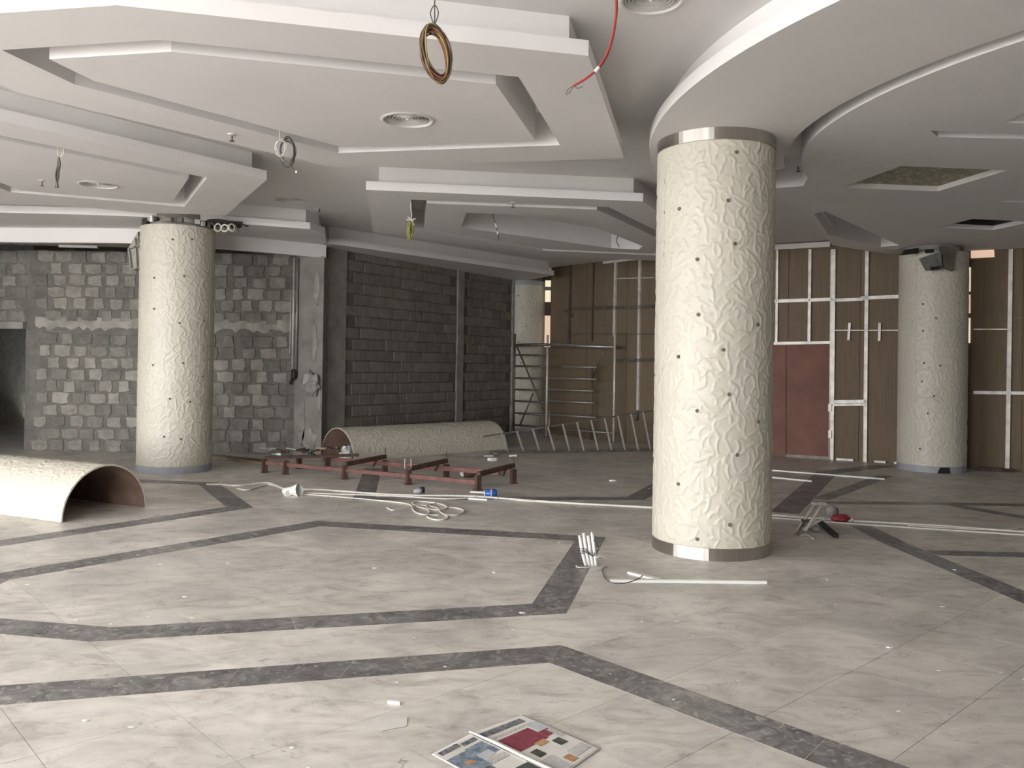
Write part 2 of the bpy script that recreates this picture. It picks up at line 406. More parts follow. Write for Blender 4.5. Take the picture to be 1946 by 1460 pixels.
# outer shell of the building: slab, outer walls, window wall behind the camera
def shell(name, c, s, mat, label, cat='wall'):
    o = MB().box(c, s).build(name, M[mat]); tag(o, label, cat, kind='structure'); return o
shell('ceiling_slab', (-1, 8.5, 4.65), (27, 26, .2), 'void', 'dark structural slab above the false ceiling', 'ceiling')
shell('wall_left', (-12.2, 13.4, 2.2), (.2, 16.0, 4.7), 'mortar', 'far left side wall beyond the opening')
shell('wall_back', (-.5, 21.3, 2.2), (23.6, .2, 4.7), 'mortar', 'dark rear wall behind the block walls')
shell('wall_right', (11.2, 8.75, 2.2), (.2, 25.1, 4.7), 'concrete', 'right side wall out of view')
shell('wall_front', (4.35, -3.7, 2.2), (13.7, .2, 4.7), 'concrete', 'solid wall behind the camera')
for k, (c, s) in enumerate((((-7.3, -3.7, 4.1), (9.6, .16, .9)), ((-12.1, 0.9, 4.1), (.16, 9.2, .9)))):
    shell('wall_front_lintel' if k == 0 else 'wall_left_lintel', c, s, 'gypsum', 'lintel over the tall windows behind the camera' if k == 0 else 'lintel over the tall side windows')
for k, (a, b) in enumerate((((-11.9, -3.7), (-2.6, -3.7)), ((-12.1, -3.6), (-12.1, 5.4)))):
    n = 5 if k == 0 else 6; mb = MB()
    for i in range(n+1):
        q = Vector(a).lerp(Vector(b), i/n); mb.box((q.x, q.y, 1.8), (.12, .12, 3.6))
    c_ = (Vector(a)+Vector(b))/2; L = (Vector(b)-Vector(a)).length
    mb.box((c_.x, c_.y, 2.5), (L, .08, .1) if k == 0 else (.08, L, .1))
    tag(mb.build('window_%d' % (k+1), M['alu']), 'tall window frame behind the camera' if k == 0 else 'tall window frame on the left side', 'window', kind='structure')

# ------------------------------------------------------------------ block walls
def block_meshes(L, h, mats, seed, jit):
    r = random.Random(seed); out = []
    for k in range(7):
        w_ = L*r.uniform(.62, .93) if jit else L*.965; hh = h*.88 if jit else h*.935
        pts = []
        for (sx, sy) in ((-1,-1), (0,-1), (1,-1), (1,0), (1,1), (0,1), (-1,1), (-1,0)):
            j = .16 if jit else .03
            pts.append(((sx/2 + r.uniform(-j, j)*.5)*w_, (sy/2 + r.uniform(-j, j)*.7)*hh))
        s = .93
        vs = [(x, 0, z) for x, z in pts] + [(x*s, -.016, z*s) for x, z in pts]
        fs = [(i, (i+1) % 8, 8+(i+1) % 8, 8+i) for i in range(8)] + [tuple(range(8, 16))]
        me = MB().add(vs, fs).mesh('block'); me.materials.append(M[mats]); out.append(me)
    return out
def block_wall(name, p0, p1, ztop, label, L, h, mats, seed, jit, skip=None, zskip=(), thick=.18, mort='mortar'):
    a, b = Vector((*p0, 0)), Vector((*p1, 0)); d = (b-a); ln = d.length; d.normalize(); nrm = Vector((-d.y, d.x, 0))
    w = MB().prism([tuple((a)[:2]), tuple(b[:2]), tuple((b+nrm*thick)[:2]), tuple((a+nrm*thick)[:2])], -.02, ztop).build(name, M[mort])
    tag(w, label, 'wall', kind='structure')
    me = block_meshes(L, h, mats, seed, jit); r = random.Random(seed+1); rz = math.atan2(d.y, d.x)
    for row in range(int(ztop/h)):
        z = (row+.5)*h
        if any(z0 <= z <= z1 for z0, z1 in zskip): continue
        u = (L/2 if row % 2 else L) - L*.5 + r.uniform(-.05, .05)
        while u < ln - L*.3:
            p = a + d*u + Vector((0, 0, z + r.uniform(-.006, .006)))
            if not (skip and skip(u, z)) and u > L*.35: obj('block', r.choice(me), w, p, rz)
            u += L*(1 + (r.uniform(-.06, .06) if jit else 0))
    return w
wl = block_wall('wall_back_left', WL0, WL1, 3.40, 'grey concrete block wall with smeared mortar behind the left column', .31, .2, 'block', 3, True, zskip=((2.05, 2.3),))
mb = MB()
nb = 60; top_ = [2.29-rnd.uniform(0, .035) for _ in range(nb+1)]; bot_ = [2.12-rnd.uniform(0, .10)*(1 if rnd.random() < .6 else .3) for _ in range(nb+1)]
for k in range(nb):
    xa, xb = -8.1+4.45*k/nb, -8.1+4.45*(k+1)/nb
    mb.add([(xa, 14.3, bot_[k]), (xb, 14.3, bot_[k+1]), (xb, 14.3, top_[k+1]), (xa, 14.3, top_[k]), (xa, 14.286, bot_[k]+.01), (xb, 14.286, bot_[k+1]+.01), (xb, 14.286, top_[k+1]-.01), (xa, 14.286, top_[k]-.01)], ((4,5,6,7), (0,1,5,4), (3,7,6,2)))
mb.build('plaster_band', M['plaster'], wl)
door_wall0, door_wall1 = (-11.9, 15.1), (-8.13, 14.3)
def dskip(u, z): return 1.55 < u < 3.62 and z < 2.16
dw = block_wall('wall_far_left', (-11.9, 15.1), (-10.35, 14.77), 3.4, 'block wall left of the dark doorway', .4, .2, 'block', 9, True)
dA, dB = Vector((-8.28, 14.33)), Vector((-8.13, 14.3))
wx = MB().prism([(-8.28, 14.335), (-8.13, 14.3), (-8.13, 14.5), (-8.28, 14.53)], -.02, 3.4).prism([(-10.35, 14.77), (-8.28, 14.335), (-8.28, 14.53), (-10.35, 14.97)], 2.06, 3.4).build('wall_door_lintel', M['mortar'])
tag(wx, 'block wall above the dark doorway at the left edge', 'wall', kind='structure')
me = block_meshes(.4, .2, 'block', 5, True); d_ = (Vector((2.07, -.435))).normalized(); rz_ = math.atan2(d_.y, d_.x)
for row in range(11, 17):
    for k in range(6):
        u = .2 + k*.39 + (.2 if row % 2 else 0)
        if u < 2.05: obj('block', me[(k+row) % 7], wx, (-10.35+d_.x*u, 14.77+d_.y*u-.003, row*.2+.08), rz_)
mb = MB().bar((-10.35, 14.74, 2.12), (-8.28, 14.30, 2.12), .1, .12)
mb.build('door_lintel', M['concrete'], wx)
def pil(u, z): return 3.75 < u < 4.02 or u < .55
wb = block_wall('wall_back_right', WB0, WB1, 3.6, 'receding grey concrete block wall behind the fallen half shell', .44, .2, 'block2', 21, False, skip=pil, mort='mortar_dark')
d_ = (Vector(WB1)-Vector(WB0)).normalized(); n_ = Vector((d_.y, -d_.x))
def wbp(u, o=0.0): q = Vector(WB0)+d_*u+n_*o; return (q.x, q.y)
MB().prism([wbp(3.78, .045), wbp(4.0, .045), wbp(4.0, -.05), wbp(3.78, -.05)], 0, 3.6).build('concrete_stiffener', M['concrete'], wb)
MB().prism([wbp(0, .03), wbp(.46, .03), wbp(.46, -.02), wbp(0, -.02)], 0, 3.6).build('concrete_jamb', M['concrete'], wb)
MB().prism([wbp(5.93, .05), wbp(6.03, .05), wbp(6.03, -.1), wbp(5.93, -.1)], 0, 3.6).build('end_trim', M['plaster'], wb)
# pier between the two block walls
pier = MB().prism([(-3.62, 14.05), (-3.16, 14.05), (-3.16, 14.6), (-3.62, 14.6)], -.02, 3.34).build('wall_pier', M['concrete'])
tag(pier, 'rough concrete pier between the two block walls', 'wall', kind='structure')
for (x, z, w_, h_) in ((-3.5, .55, .14, .9), (-3.36, .25, .3, .5), (-3.3, 1.9, .1, .7), (-3.27, 2.8, .12, .6), (-3.2, .95, .06, .5)):
    n = 14; P_ = [(x+w_/2*math.cos(2*math.pi*k/n)*rnd.uniform(.55, 1.15), z+h_/2*math.sin(2*math.pi*k/n)*rnd.uniform(.7, 1.1)) for k in range(n)]
    P_ = [(min(max(a, -3.615), -3.165), max(b, .01)) for a, b in P_]
    MB().add([(a, 14.051, b) for a, b in P_]+[(x+(a-x)*.9, 14.035, z+(b-z)*.95) for a, b in P_], [(k, (k+1) % n, n+(k+1) % n, n+k) for k in range(n)]+[tuple(range(n, 2*n))]).build('plaster_patch', M['plaster'], pier)

# ------------------------------------------------------------------ boarded wall on the right
def board_wall(name, p0, p1, label, pw=1.2):
    a, b = Vector((*p0, 0)), Vector((*p1, 0)); d = b-a; ln = d.length; d.normalize(); nrm = Vector((-d.y, d.x, 0))
    w = MB().prism([tuple((a+nrm*.03)[:2]), tuple((b+nrm*.03)[:2]), tuple((b+nrm*.07)[:2]), tuple((a+nrm*.07)[:2])], 0, Z0+.02).build(name, M['wood'])
    tag(w, label, 'wall', kind='structure')
    n = max(1, round(ln/pw)); g = .004
    for i in range(n):
        for z0, z1 in ((0, 1.22), (1.225, 2.44), (2.445, Z0)):
            q0, q1 = a+d*(ln*i/n+g), a+d*(ln*(i+1)/n-g)
            MB().prism([tuple(q0[:2]), tuple(q1[:2]), tuple((q1+nrm*.03)[:2]), tuple((q0+nrm*.03)[:2])], z0, z1).build('board', M['ply'], w)
    return w
bw1 = board_wall('wall_boarding_left', W1a, W1b, 'brown board partition behind the scaffold')
bw2 = board_wall('wall_boarding_right', W1b, W2b, 'brown board partition with metal studs behind the right column')
def stud(wall, p0, p1, x0, y0, x1, y1, w=.05, mat='galv', dep=.035):
    a, b = onwall(x0, y0, p0, p1), onwall(x1, y1, p0, p1)
    n = Vector((p1[1]-p0[1], -(p1[0]-p0[0]), 0)).normalized()
    if n.y > 0: n = -n
    a += n*dep*.55; b += n*dep*.55
    mb = MB().bar(a, b, w, dep, n)
    dd = (b-a).normalized(); r = dd.cross(n).normalized()
    mb.bar(a+n*dep*.5+r*w*.42, b+n*dep*.5+r*w*.42, .008, .02, n); mb.bar(a+n*dep*.5-r*w*.42, b+n*dep*.5-r*w*.42, .008, .02, n)
    mb.build('metal_stud', M[mat], wall)
for a in ((1540,474,1538,651,.05), (1584,474,1580,874,.085), (1648,474,1644,879,.06), (1478,474,1476,652,.04), (1470,573,1583,569,.06), (1584,571,1640,569,.055), (1636,567,1710,564,.06), (1470,653,1582,651,.05),
          (1583,764,1646,763,.06), (1582,770,1646,769,.03), (1615,614,1613,647,.04), (1672,614,1671,648,.04), (1921,474,1914,896,.06), (1850,746,1990,748,.05), (1989,474,1985,900,.05), (1583,628,1708,628,.012), (1850,626,1915,626,.012)):
    stud(bw2, W1b, W2b, *a)
for a in ((1086,502,1083,655,.05,'galvdark'), (1172,495,1169,640,.06,'galv'), (1218,492,1214,780,.06,'galv'), (1213,780,1212,800,.05,'galvdark'), (1088,587,1245,583,.07,'galvdark'), (1170,686,1245,684,.06,'galvdark'), (1130,500,1127,650,.015,'galvdark'), (1172,530,1245,528,.012,'galv'), (1080,636,1245,635,.012,'galvdark'), (1073,590,1090,601,.05,'galvdark')):
    stud(bw1, W1a, W1b, *a)
# bright top trim and bottom strips
a, b = onwall(1440, 474, W1b, W2b), onwall(1578, 463, W1b, W2b); nW = Vector((W2b[1]-W1b[1], -(W2b[0]-W1b[0]), 0)).normalized()
a.z = b.z = 3.77; MB().bar(a+nW*.04, b+nW*.04, .06, .09).build('top_trim', M['gypsum'], bw2)
a, b = onwall(1590, 872, W1b, W2b), onwall(1708, 884, W1b, W2b)
for q0, q1 in ((0, .28), (.62, .8), (.93, 1)):
    c0, c1 = a.lerp(b, q0), a.lerp(b, q1); c0.z = c1.z = .02; MB().bar(c0+nW*.04, c1+nW*.04, .05, .035).build('floor_track', M['galv'], bw2)
a, b = onwall(1150, 486, W1a, W1b), onwall(1300, 486, W1a, W1b); n1 = Vector((W1b[1]-W1a[1], -(W1b[0]-W1a[0]), 0)).normalized()
a.z = b.z = 3.80; MB().bar(a+n1*.04, b+n1*.04, .06, .05).build('top_trim', M['gypsum'], bw1)
# red primed door boards
dr = empty('door_1', onwall(1530, 872, W1b, W2b)); tag(dr, 'red primed board doorway in the brown partition', 'door', kind='structure')
dr.location.z = 0; bpy.context.view_layer.update()
def red_panel(name, xa, xb, ya, yb, o):
    c = [onwall(x, y, W1b, W2b)+nW*o for x, y in ((xa, yb), (xb, yb), (xb, ya), (xa, ya))]
    c[0].z = c[1].z = max(.03, (c[0].z+c[1].z)/2); c[3].z = c[2].z = (c[2].z+c[3].z)/2
    vs = c + [q-nW*.03 for q in c]
    vs = [q-dr.location for q in vs]
    MB().add(vs, ((0,1,2,3),(7,6,5,4),(0,4,5,1),(1,5,6,2),(2,6,7,3),(3,7,4,0))).build(name, M['redply'], dr)
red_panel('door_board', 1440, 1494, 655, 868, .03); red_panel('door_board', 1495.5, 1578, 655, 866, .04)
a, b = onwall(1495, 869, W1b, W2b)+nW*.05, onwall(1577, 871, W1b, W2b)+nW*.05; a.z = b.z = .025
MB().bar(a-dr.location, b-dr.location, .03, .05).build('kick_strip', M['plaster'], dr)
for y in (775, 825):
    a = onwall(1578, y, W1b, W2b)+nW*.06
    MB().box(a-dr.location, (.05, .02, .13), math.atan2(W2b[1]-W1b[1], W2b[0]-W1b[0])).build('hinge', M['galv'], dr)
# glowing panels stand in for daylight in gaps and opening beside the columns
gap = MB()
a, b = onwall(1846, 474, W1b, W2b), onwall(1890, 489, W1b, W2b)
op = empty('window_3', ((a.x+b.x)/2, (a.y+b.y)/2, 0)); tag(op, 'small peach glowing panel standing in for a daylit opening high in the boarding right of the column', 'window', kind='structure')
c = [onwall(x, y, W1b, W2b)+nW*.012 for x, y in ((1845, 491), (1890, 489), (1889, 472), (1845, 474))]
MB().add([q-op.location for q in c]+[q-nW*.01-op.location for q in c], ((0,1,2,3),(7,6,5,4),(0,4,5,1),(1,5,6,2),(2,6,7,3),(3,7,4,0))).build('glow_panel', M['glow_peach'], op)
wg = empty('window_4', (.81, 19.5, 0)); tag(wg, 'narrow gap with glowing panes for daylight between the distant column and the brown boarding', 'window', kind='structure')
for (y0, y1, nm, mt) in ((533, 545, 'glow_pane', 'glow_cream'), (545, 552, 'gap_bar', 'galvdark'), (552, 574, 'glow_pane', 'glow_cream'), (574, 600, 'gap_bar', 'rust'), (600, 660, 'glow_pane', 'glow_peach')):
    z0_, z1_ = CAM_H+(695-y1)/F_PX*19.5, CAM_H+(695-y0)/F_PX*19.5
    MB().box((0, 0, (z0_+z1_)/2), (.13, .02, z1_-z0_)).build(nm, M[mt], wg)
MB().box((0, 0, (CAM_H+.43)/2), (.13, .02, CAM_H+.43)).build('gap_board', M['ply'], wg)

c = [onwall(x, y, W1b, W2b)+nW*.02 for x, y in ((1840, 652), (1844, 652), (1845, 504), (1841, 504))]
wg = empty('window_5', (c[0].x, c[0].y, 0)); tag(wg, 'thin vertical slit with glowing panes for daylight right beside the dim column', 'window', kind='structure')
for t0, t1, mt in ((0, .32, 'glow_cream'), (.38, .62, 'glow_peach'), (.66, .97, 'glow_cream')):
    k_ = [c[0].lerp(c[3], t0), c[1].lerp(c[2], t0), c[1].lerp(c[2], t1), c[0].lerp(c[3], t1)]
    MB().add([q-wg.location for q in k_]+[q-nW*.015-wg.location for q in k_], ((0,1,2,3),(7,6,5,4),(0,4,5,1),(1,5,6,2),(2,6,7,3),(3,7,4,0))).build('glow_pane', M[mt], wg)  # panes glow in place of daylight through the slit

# ------------------------------------------------------------------ relief cladding
R_COL, H0, H1 = .5, .099, 3.44
def relief(seed, nz, nt, hz, wt):
    r = np.random.RandomState(seed); H = np.zeros((nz, nt)); dz = hz/(nz-1); dt = wt/(nt-1)
    cell = .074; gz, gt = int(hz/cell), int(wt/cell)
    for i in range(gz):
        for j in range(gt):
            z = (i + r.uniform(.05, .95))*cell; s = (j + r.uniform(.05, .95))*cell
            L = r.uniform(.05, .15); ang = r.normal(math.pi/2, .75); cv = r.uniform(-20, 20); amp = r.uniform(.0035, .0068); wd = r.uniform(.0075, .012)
            n = 12; ps = np.linspace(-.5, .5, n)*L; a_ = ang + cv*ps
            st = L/(n-1); pz = z + np.cumsum(np.sin(a_))*st; pt = s + np.cumsum(np.cos(a_))*st
            pz -= pz.mean()-z; pt -= pt.mean()-s
            i0 = max(0, int((pz.min()-.03)/dz)); i1 = min(nz, int((pz.max()+.03)/dz)+1)
            j0 = max(0, int((pt.min()-.03)/dt)); j1 = min(nt, int((pt.max()+.03)/dt)+1)
            if i1 <= i0 or j1 <= j0: continue
            ZZ = (np.arange(i0, i1)*dz)[:, None, None]; TT = (np.arange(j0, j1)*dt)[None, :, None]
            d2 = ((ZZ-pz)**2 + (TT-pt)**2).min(axis=2)
            H[i0:i1, j0:j1] = np.maximum(H[i0:i1, j0:j1], amp*np.exp(-(d2/(wd*wd))**1.8))
    return H
def half_shell_mesh(seed):
    hz = H1-H0; nz, nt = 372, 176; H = relief(seed, nz, nt, hz, math.pi*R_COL)
    th = np.linspace(0.002, math.pi-.002, nt)[None, :]; z = np.linspace(0, hz, nz)[:, None]
    r = R_COL + H
    co = np.stack([r*np.cos(th), r*np.sin(th), np.broadcast_to(z, r.shape)], -1).reshape(-1, 3)
    ri = R_COL-.014; mi = 40; thi = np.linspace(0.002, math.pi-.002, mi)
    inner = [(ri*math.cos(a), ri*math.sin(a), zz) for zz in (0, hz) for a in thi]
    idx = np.arange(nz*nt).reshape(nz, nt)
    q = np.stack([idx[:-1, :-1], idx[:-1, 1:], idx[1:, 1:], idx[1:, :-1]], -1).reshape(-1, 4)
    n0 = nz*nt
    me = bpy.data.meshes.new('cladding_shell')
    fs = q.tolist() + [(n0+i+1, n0+i, n0+mi+i, n0+mi+i+1) for i in range(mi-1)]
    ki = len(fs)
    # rims
    rim = []
    for k, zrow in ((0, 0), (1, nz-1)):
        for i in range(nt-1):
            a_, b_ = zrow*nt+i, zrow*nt+i+1
            ia, ib = n0+k*mi+round(i/(nt-1)*(mi-1)), n0+k*mi+round((i+1)/(nt-1)*(mi-1))
            f = (a_, b_, ib) if ia == ib else (a_, b_, ib, ia)
            rim.append(f if k else f[::-1])
    for i in range(0, 1):
        rim.append(tuple([0*nt] + [n0] + [n0+mi] + [(nz-1)*nt]))
        rim.append(tuple([nt-1] + [(nz-1)*nt+nt-1] + [n0+2*mi-1] + [n0+mi-1]))
    me.from_pydata(co.tolist()+inner, [], fs+rim); me.update()
    me.materials.append(M['cream']); me.materials.append(M['shell_inside'])
    sm = np.zeros(len(me.polygons), dtype=bool); sm[:ki] = True; me.polygons.foreach_set('use_smooth', sm)
    mi_ = np.zeros(len(me.polygons), dtype=np.int32); mi_[ki-(mi-1):ki] = 1; me.polygons.foreach_set('material_index', mi_)
    return me
SH = [half_shell_mesh(11), half_shell_mesh(29)]
hole_me = MB().lathe([(.0001, .004), (.010, .004), (.0135, .008), (.0155, .0015), (.016, -.004)], n=14).mesh('bolt_hole'); hole_me.materials.append(M['hole'])
core_me = MB().lathe([(.42, 0), (.42, 4.54)], n=40).mesh('concrete_core'); core_me.materials.append(M['concrete'])
def column(loc, label, rot, base, top, holes):
    c = empty('round_column', (loc[0], loc[1], 0)); tag(c, label, 'column', 'round clad columns')
    for k in range(2): obj('cladding_shell', SH[k], c, (0, 0, H0), rot+k*math.pi)
    obj('concrete_core', core_me, c)
    ring = [(R_COL-.02, 0), (R_COL+.006, 0), (R_COL+.006, .1), (R_COL-.02, .1)]
    MB().lathe(ring, n=72, closed=True).build('base_ring', M[base], c, smooth=False)
    if top: MB().lathe([(r, z+H1) for r, z in ring], n=72, closed=True).build('top_ring', M[top], c)
    for (px, py) in holes:
        d = ray(px, py); o = Vector((0, 0, CAM_H)); ox, oy = -loc[0], -loc[1]
        A = d.x**2+d.y**2; B = ox*d.x+oy*d.y; Cc = ox*ox+oy*oy-(R_COL+.004)**2; D = B*B-A*Cc
        if D < 0: continue
        t_ = (-B-math.sqrt(D))/A; p_ = Vector((ox+d.x*t_, oy+d.y*t_, CAM_H+d.z*t_))
        h = obj('bolt_hole', hole_me, c, p_); nn = Vector((p_.x, p_.y, 0)).normalized()
        h.rotation_euler = nn.to_track_quat('Z', 'Y').to_euler()
    return c
column((1.755, 7.348), 'big cream relief-patterned column with polished steel bands, standing in the right foreground', math.radians(200), 'steel', 'steel',
       [(1291,397),(1384,381),(1397,463),(1325,493),(1327,598),(1440,617),(1289,678),(1375,665),(1386,750),(1325,781),(1441,802),(1401,865),(1325,1025),(1387,998),(1289,920),(1400,289)])
colL = column((-4.795, 12.024), 'cream relief column with ragged top and blue-grey base strip, left of the block wall', math.radians(170), 'film', None,
       [(328,455),(365,455),(293,528),(350,525),(293,587),(341,614),(388,610),(291,694),(348,690),(385,715),(323,758),(361,764),(312,830),(344,835)])
colR = column((6.723, 13.464), 'dim cream relief column with grey base strip in front of the brown boarding', math.radians(215), 'film', None,
       [(1754,578),(1779,605),(1754,629),(1756,690),(1787,695),(1752,725),(1775,753),(1763,786),(1748,853)])
column((.26, 19.95), 'distant cream column behind the scaffold at the end of the block wall', math.radians(190), 'film', 'film',
       [(985,562),(992,585),(1000,620),(986,650),(1010,600),(990,690),(1003,740),(988,788)])

# ------------------------------------------------------------------ half shells lying on the floor
def lying(corner, axis, me, label, holes=()):
    ax = Vector((*axis, 0)).normalized(); pr = Vector((-ax.y, ax.x, 0))
    if pr.y < 0: pr = -pr
    o = obj('half_shell', me); tag(o, label, 'column shell', 'fallen half shells')
    c = Vector((*corner, 0)) + pr*R_COL
    # local z -> axis, local y -> up
    x = Vector((0, 0, 1)).cross(ax)
    Mx = Matrix((x, Vector((0, 0, 1)), ax)).transposed().to_4x4()
    if Mx.determinant() < 0: x = -x; Mx = Matrix((x, Vector((0, 0, 1)), ax)).transposed().to_4x4()
    Mx.translation = c + Vector((0, 0, .002)); o.matrix_world = Mx; return o
s1 = lying((-4.28, 8.05), (-.91, .41), SH[0], 'cream half-column shell lying open end out at the left edge')
s2 = lying((-2.49, 13.4), (.726, .688), SH[1], 'cream half-column shell lying in front of the receding block wall')

# ------------------------------------------------------------------ ceiling fittings
def diffuser(p, r, label):
    e = empty('ceiling_diffuser', p); tag(e, label, 'air diffuser', 'round ceiling diffusers')
    MB().lathe([(r*.86, .03), (r*.86, .002), (r*.89, -.010), (r*.97, -.010), (r*1.04, -.001)], n=48).build('flange', M['louver'], e, True)
    MB().lathe([(.0001, .16), (r*.87, .16), (r*.87, .03)], n=40).build('duct_back', M['void'], e)
    for k in range(6):
        rr = r*(.12+.125*k); MB().lathe([(rr, .045), (rr+r*.085, .002), (rr+r*.095, .003), (rr+r*.012, .047)], n=40, closed=True).build('louvre_ring', M['louver'], e, True)
    MB().lathe([(.0001, -.004), (r*.07, .0), (r*.09, .012), (.0001, .03)], n=20).build('centre_cap', M['louver'], e, True)
q = fl(775, 228, Z1); diffuser((q.x, q.y, Z1), .215, 'large round air diffuser in the centre of the big six-sided ceiling panel')
q = fl(187, 351, Z1); diffuser((q.x, q.y, Z1), .21, 'round air diffuser in the ceiling panel above the left column')
q = fl(551, 380, Z0); diffuser((q.x, q.y, Z0), .22, 'round air diffuser in the upper ceiling between the trays')
q = fl(1238, 2, Z0); diffuser((q.x, q.y, Z0), .2, 'round diffuser cut off by the top of the picture')
def sprinkler(px, py, z, label):
    q = fl(px, py, z); e = empty('sprinkler', q); tag(e, label, 'sprinkler', 'ceiling sprinklers')
    MB().lathe([(.0001, -.012), (.02, -.012), (.038, -.004), (.04, 0)], n=18).build('escutcheon', M['galv'], e)
    MB().cyl((0, 0, 0), (0, 0, -.06), .009, 8).build('stem', M['galvdark'], e)
    MB().lathe([(.0001, -.06), (.024, -.058), (.024, -.062), (.0001, -.064)], n=12).build('deflector', M['galvdark'], e)
sprinkler(441, 255, Z1, 'small sprinkler head on the big ceiling panel beside the grey cable coils')
sprinkler(80, 343, Z1, 'small sprinkler head near the dark wire bundle at upper left')
sprinkler(607, 395, Z0, 'small sprinkler head on the upper ceiling near the narrow diffuser')
sprinkler(975, 385, Z1, 'small sprinkler head on the back ceiling panel')
sprinkler(1517, 314, Z1, 'small sprinkler head just right of the big column')

def loop_pts(c, rx, rz, ax, n=26, tw=0.0, r=rnd, jit=.012):
    a = Vector((math.cos(ax), math.sin(ax), 0)); b = Vector((-a.y, a.x, 0)); ph = r.uniform(0, 6)
    sx = 1+r.uniform(-.13, .13); sz = 1+r.uniform(-.1, .1); dz = r.uniform(-.02, .02)*rz/.15; sl = r.uniform(-.03, .03)
    return [Vector(c) + a*(rx*sx*math.cos(t_)) + Vector((0, 0, rz*sz*math.sin(t_)+dz)) + b*(sl*math.sin(t_+ph)+jit*math.sin(2*t_+ph)) + a*(tw*math.sin(t_))
            for t_ in (2*math.pi*i/n for i in range(n))]
# big orange-brown coil near the camera
Yc = 4.6
def at(px, py, Y):
    d = ray(px, py); t_ = Y/d.y; return Vector((d.x*t_, Y, CAM_H+d.z*t_))
coil = empty('cable_coil', at(826, 150, Yc)); tag(coil, 'coil of orange and brown cable hanging from a wire loop at top centre', 'cable coil'); L0 = coil.location.copy()
cc = at(828, 103, Yc)-L0
for k in range(24):
    mt = ['orange', 'brown', 'brown', 'green_yellow', 'dark_wire', 'brown'][k % 6]
    MB().tube(loop_pts(cc, .062+.006*(k % 3), .135+.004*(k % 4), .25+rnd.uniform(-.25, .25), tw=-.028), .0042, 6, True).build('cable_loop', M[mt], coil, True)
topz = Z0 - L0.z
MB().tube(smooth_path([at(824, 45, Yc)-L0, at(818, 25, Yc)-L0, at(826, 10, Yc)-L0, at(833, 25, Yc)-L0, at(825, 50, Yc)-L0]), .003, 6).tube([at(826, 55, Yc)-L0, at(826, 5, Yc)-L0, (cc.x, cc.y, topz)], .0035, 6).build('hanger_wire', M['dark_wire'], coil, True)
MB().tube(loop_pts(at(806, 92, Yc)-L0, .016, .004, .6, 12, jit=0), .004, 6, True).build('cable_tie', M['black'], coil, True)
# red cable tail
Yr = 4.45
pts = [at(1168, -60, Yr), at(1171, 0, Yr), at(1168, 45, Yr), at(1158, 90, Yr), at(1140, 125, Yr), at(1115, 148, Yr), at(1090, 163, Yr)]
z_ = pts[0].z; pts[0].z = Z0; pts[0] = Vector((pts[1].x-.01, Yr, Z0))
rc = empty('hanging_cable', pts[-1]); tag(rc, 'red cable tail hanging from the ceiling with stripped ends', 'cable'); L0 = pts[-1].copy()
MB().tube([p-L0 for p in smooth_path(pts)], .0065, 8).build('sheath', M['redcable'], rc, True)
MB().tube([p-L0+Vector((.006, .01, .004)) for p in smooth_path(pts[:-1])], .005, 6).build('second_core', M['redcable'], rc, True)
MB().cyl(at(1130, 137, Yr)-L0, at(1138, 128, Yr)-L0, .0095, 8).build('tape', M['white_plastic'], rc)
for e_ in (((1090, 163), (1082, 168), (1074, 178)), ((1089, 164), (1084, 174), (1076, 180)), ((1092, 163), (1098, 168), (1107, 164))):
    MB().tube(smooth_path([at(*q, Yr)-L0 for q in e_], 4), .0018, 5).build('bare_wire', M['dark_wire'], rc, True)
# grey + white coils under the big panel
def small_coil(px, py, Y, rx, rz, ax, n, mt, name, label, hang_px, zt, wr=.0045):
    c = at(px, py, Y); e = empty(name, c); tag(e, label, 'cable coil')
    for k in range(n):
        MB().tube(loop_pts((0, 0, 0), rx*(1+.08*(k % 3)), rz*(1+.04*(k % 2)), ax+rnd.uniform(-.2, .2)), wr, 6, True).build('cable_loop', M[mt[k % len(mt)]], e, True)
    h = at(hang_px[0], hang_px[1], Y)-c
    MB().tube([Vector((0, 0, rz)), h, Vector((h.x, h.y, zt-c.z))], wr*.8, 6).build('hanger_wire', M[mt[0]], e, True)
    return e
small_coil(546, 288, 7.45, .055, .112, .2, 9, ['dark_wire', 'galvdark', 'film', 'dark_wire'], 'cable_coil', 'dark grey cable coil hanging beside a white one below the big panel', (545, 264), Z1)
e = small_coil(533, 281, 7.15, .04, .062, .4, 4, ['cable_white'], 'cable_coil', 'small white cable coil hanging next to the dark grey coil', (531, 262), Z1, .0035)
Y_ = 7.45; e = empty('cable_tail', at(563, 327, Y_)); tag(e, 'thin dark cable tail poking out below the grey coil', 'cable'); L0 = e.location.copy()
MB().tube([at(549, 311, Y_)-L0, at(556, 318, Y_)-L0, Vector((0, 0, 0))], .004, 6).build('sheath', M['dark_wire'], e)
MB().box(Vector((0, 0, 0)), (.014, .014, .02)).build('terminal', M['white_plastic'], e)
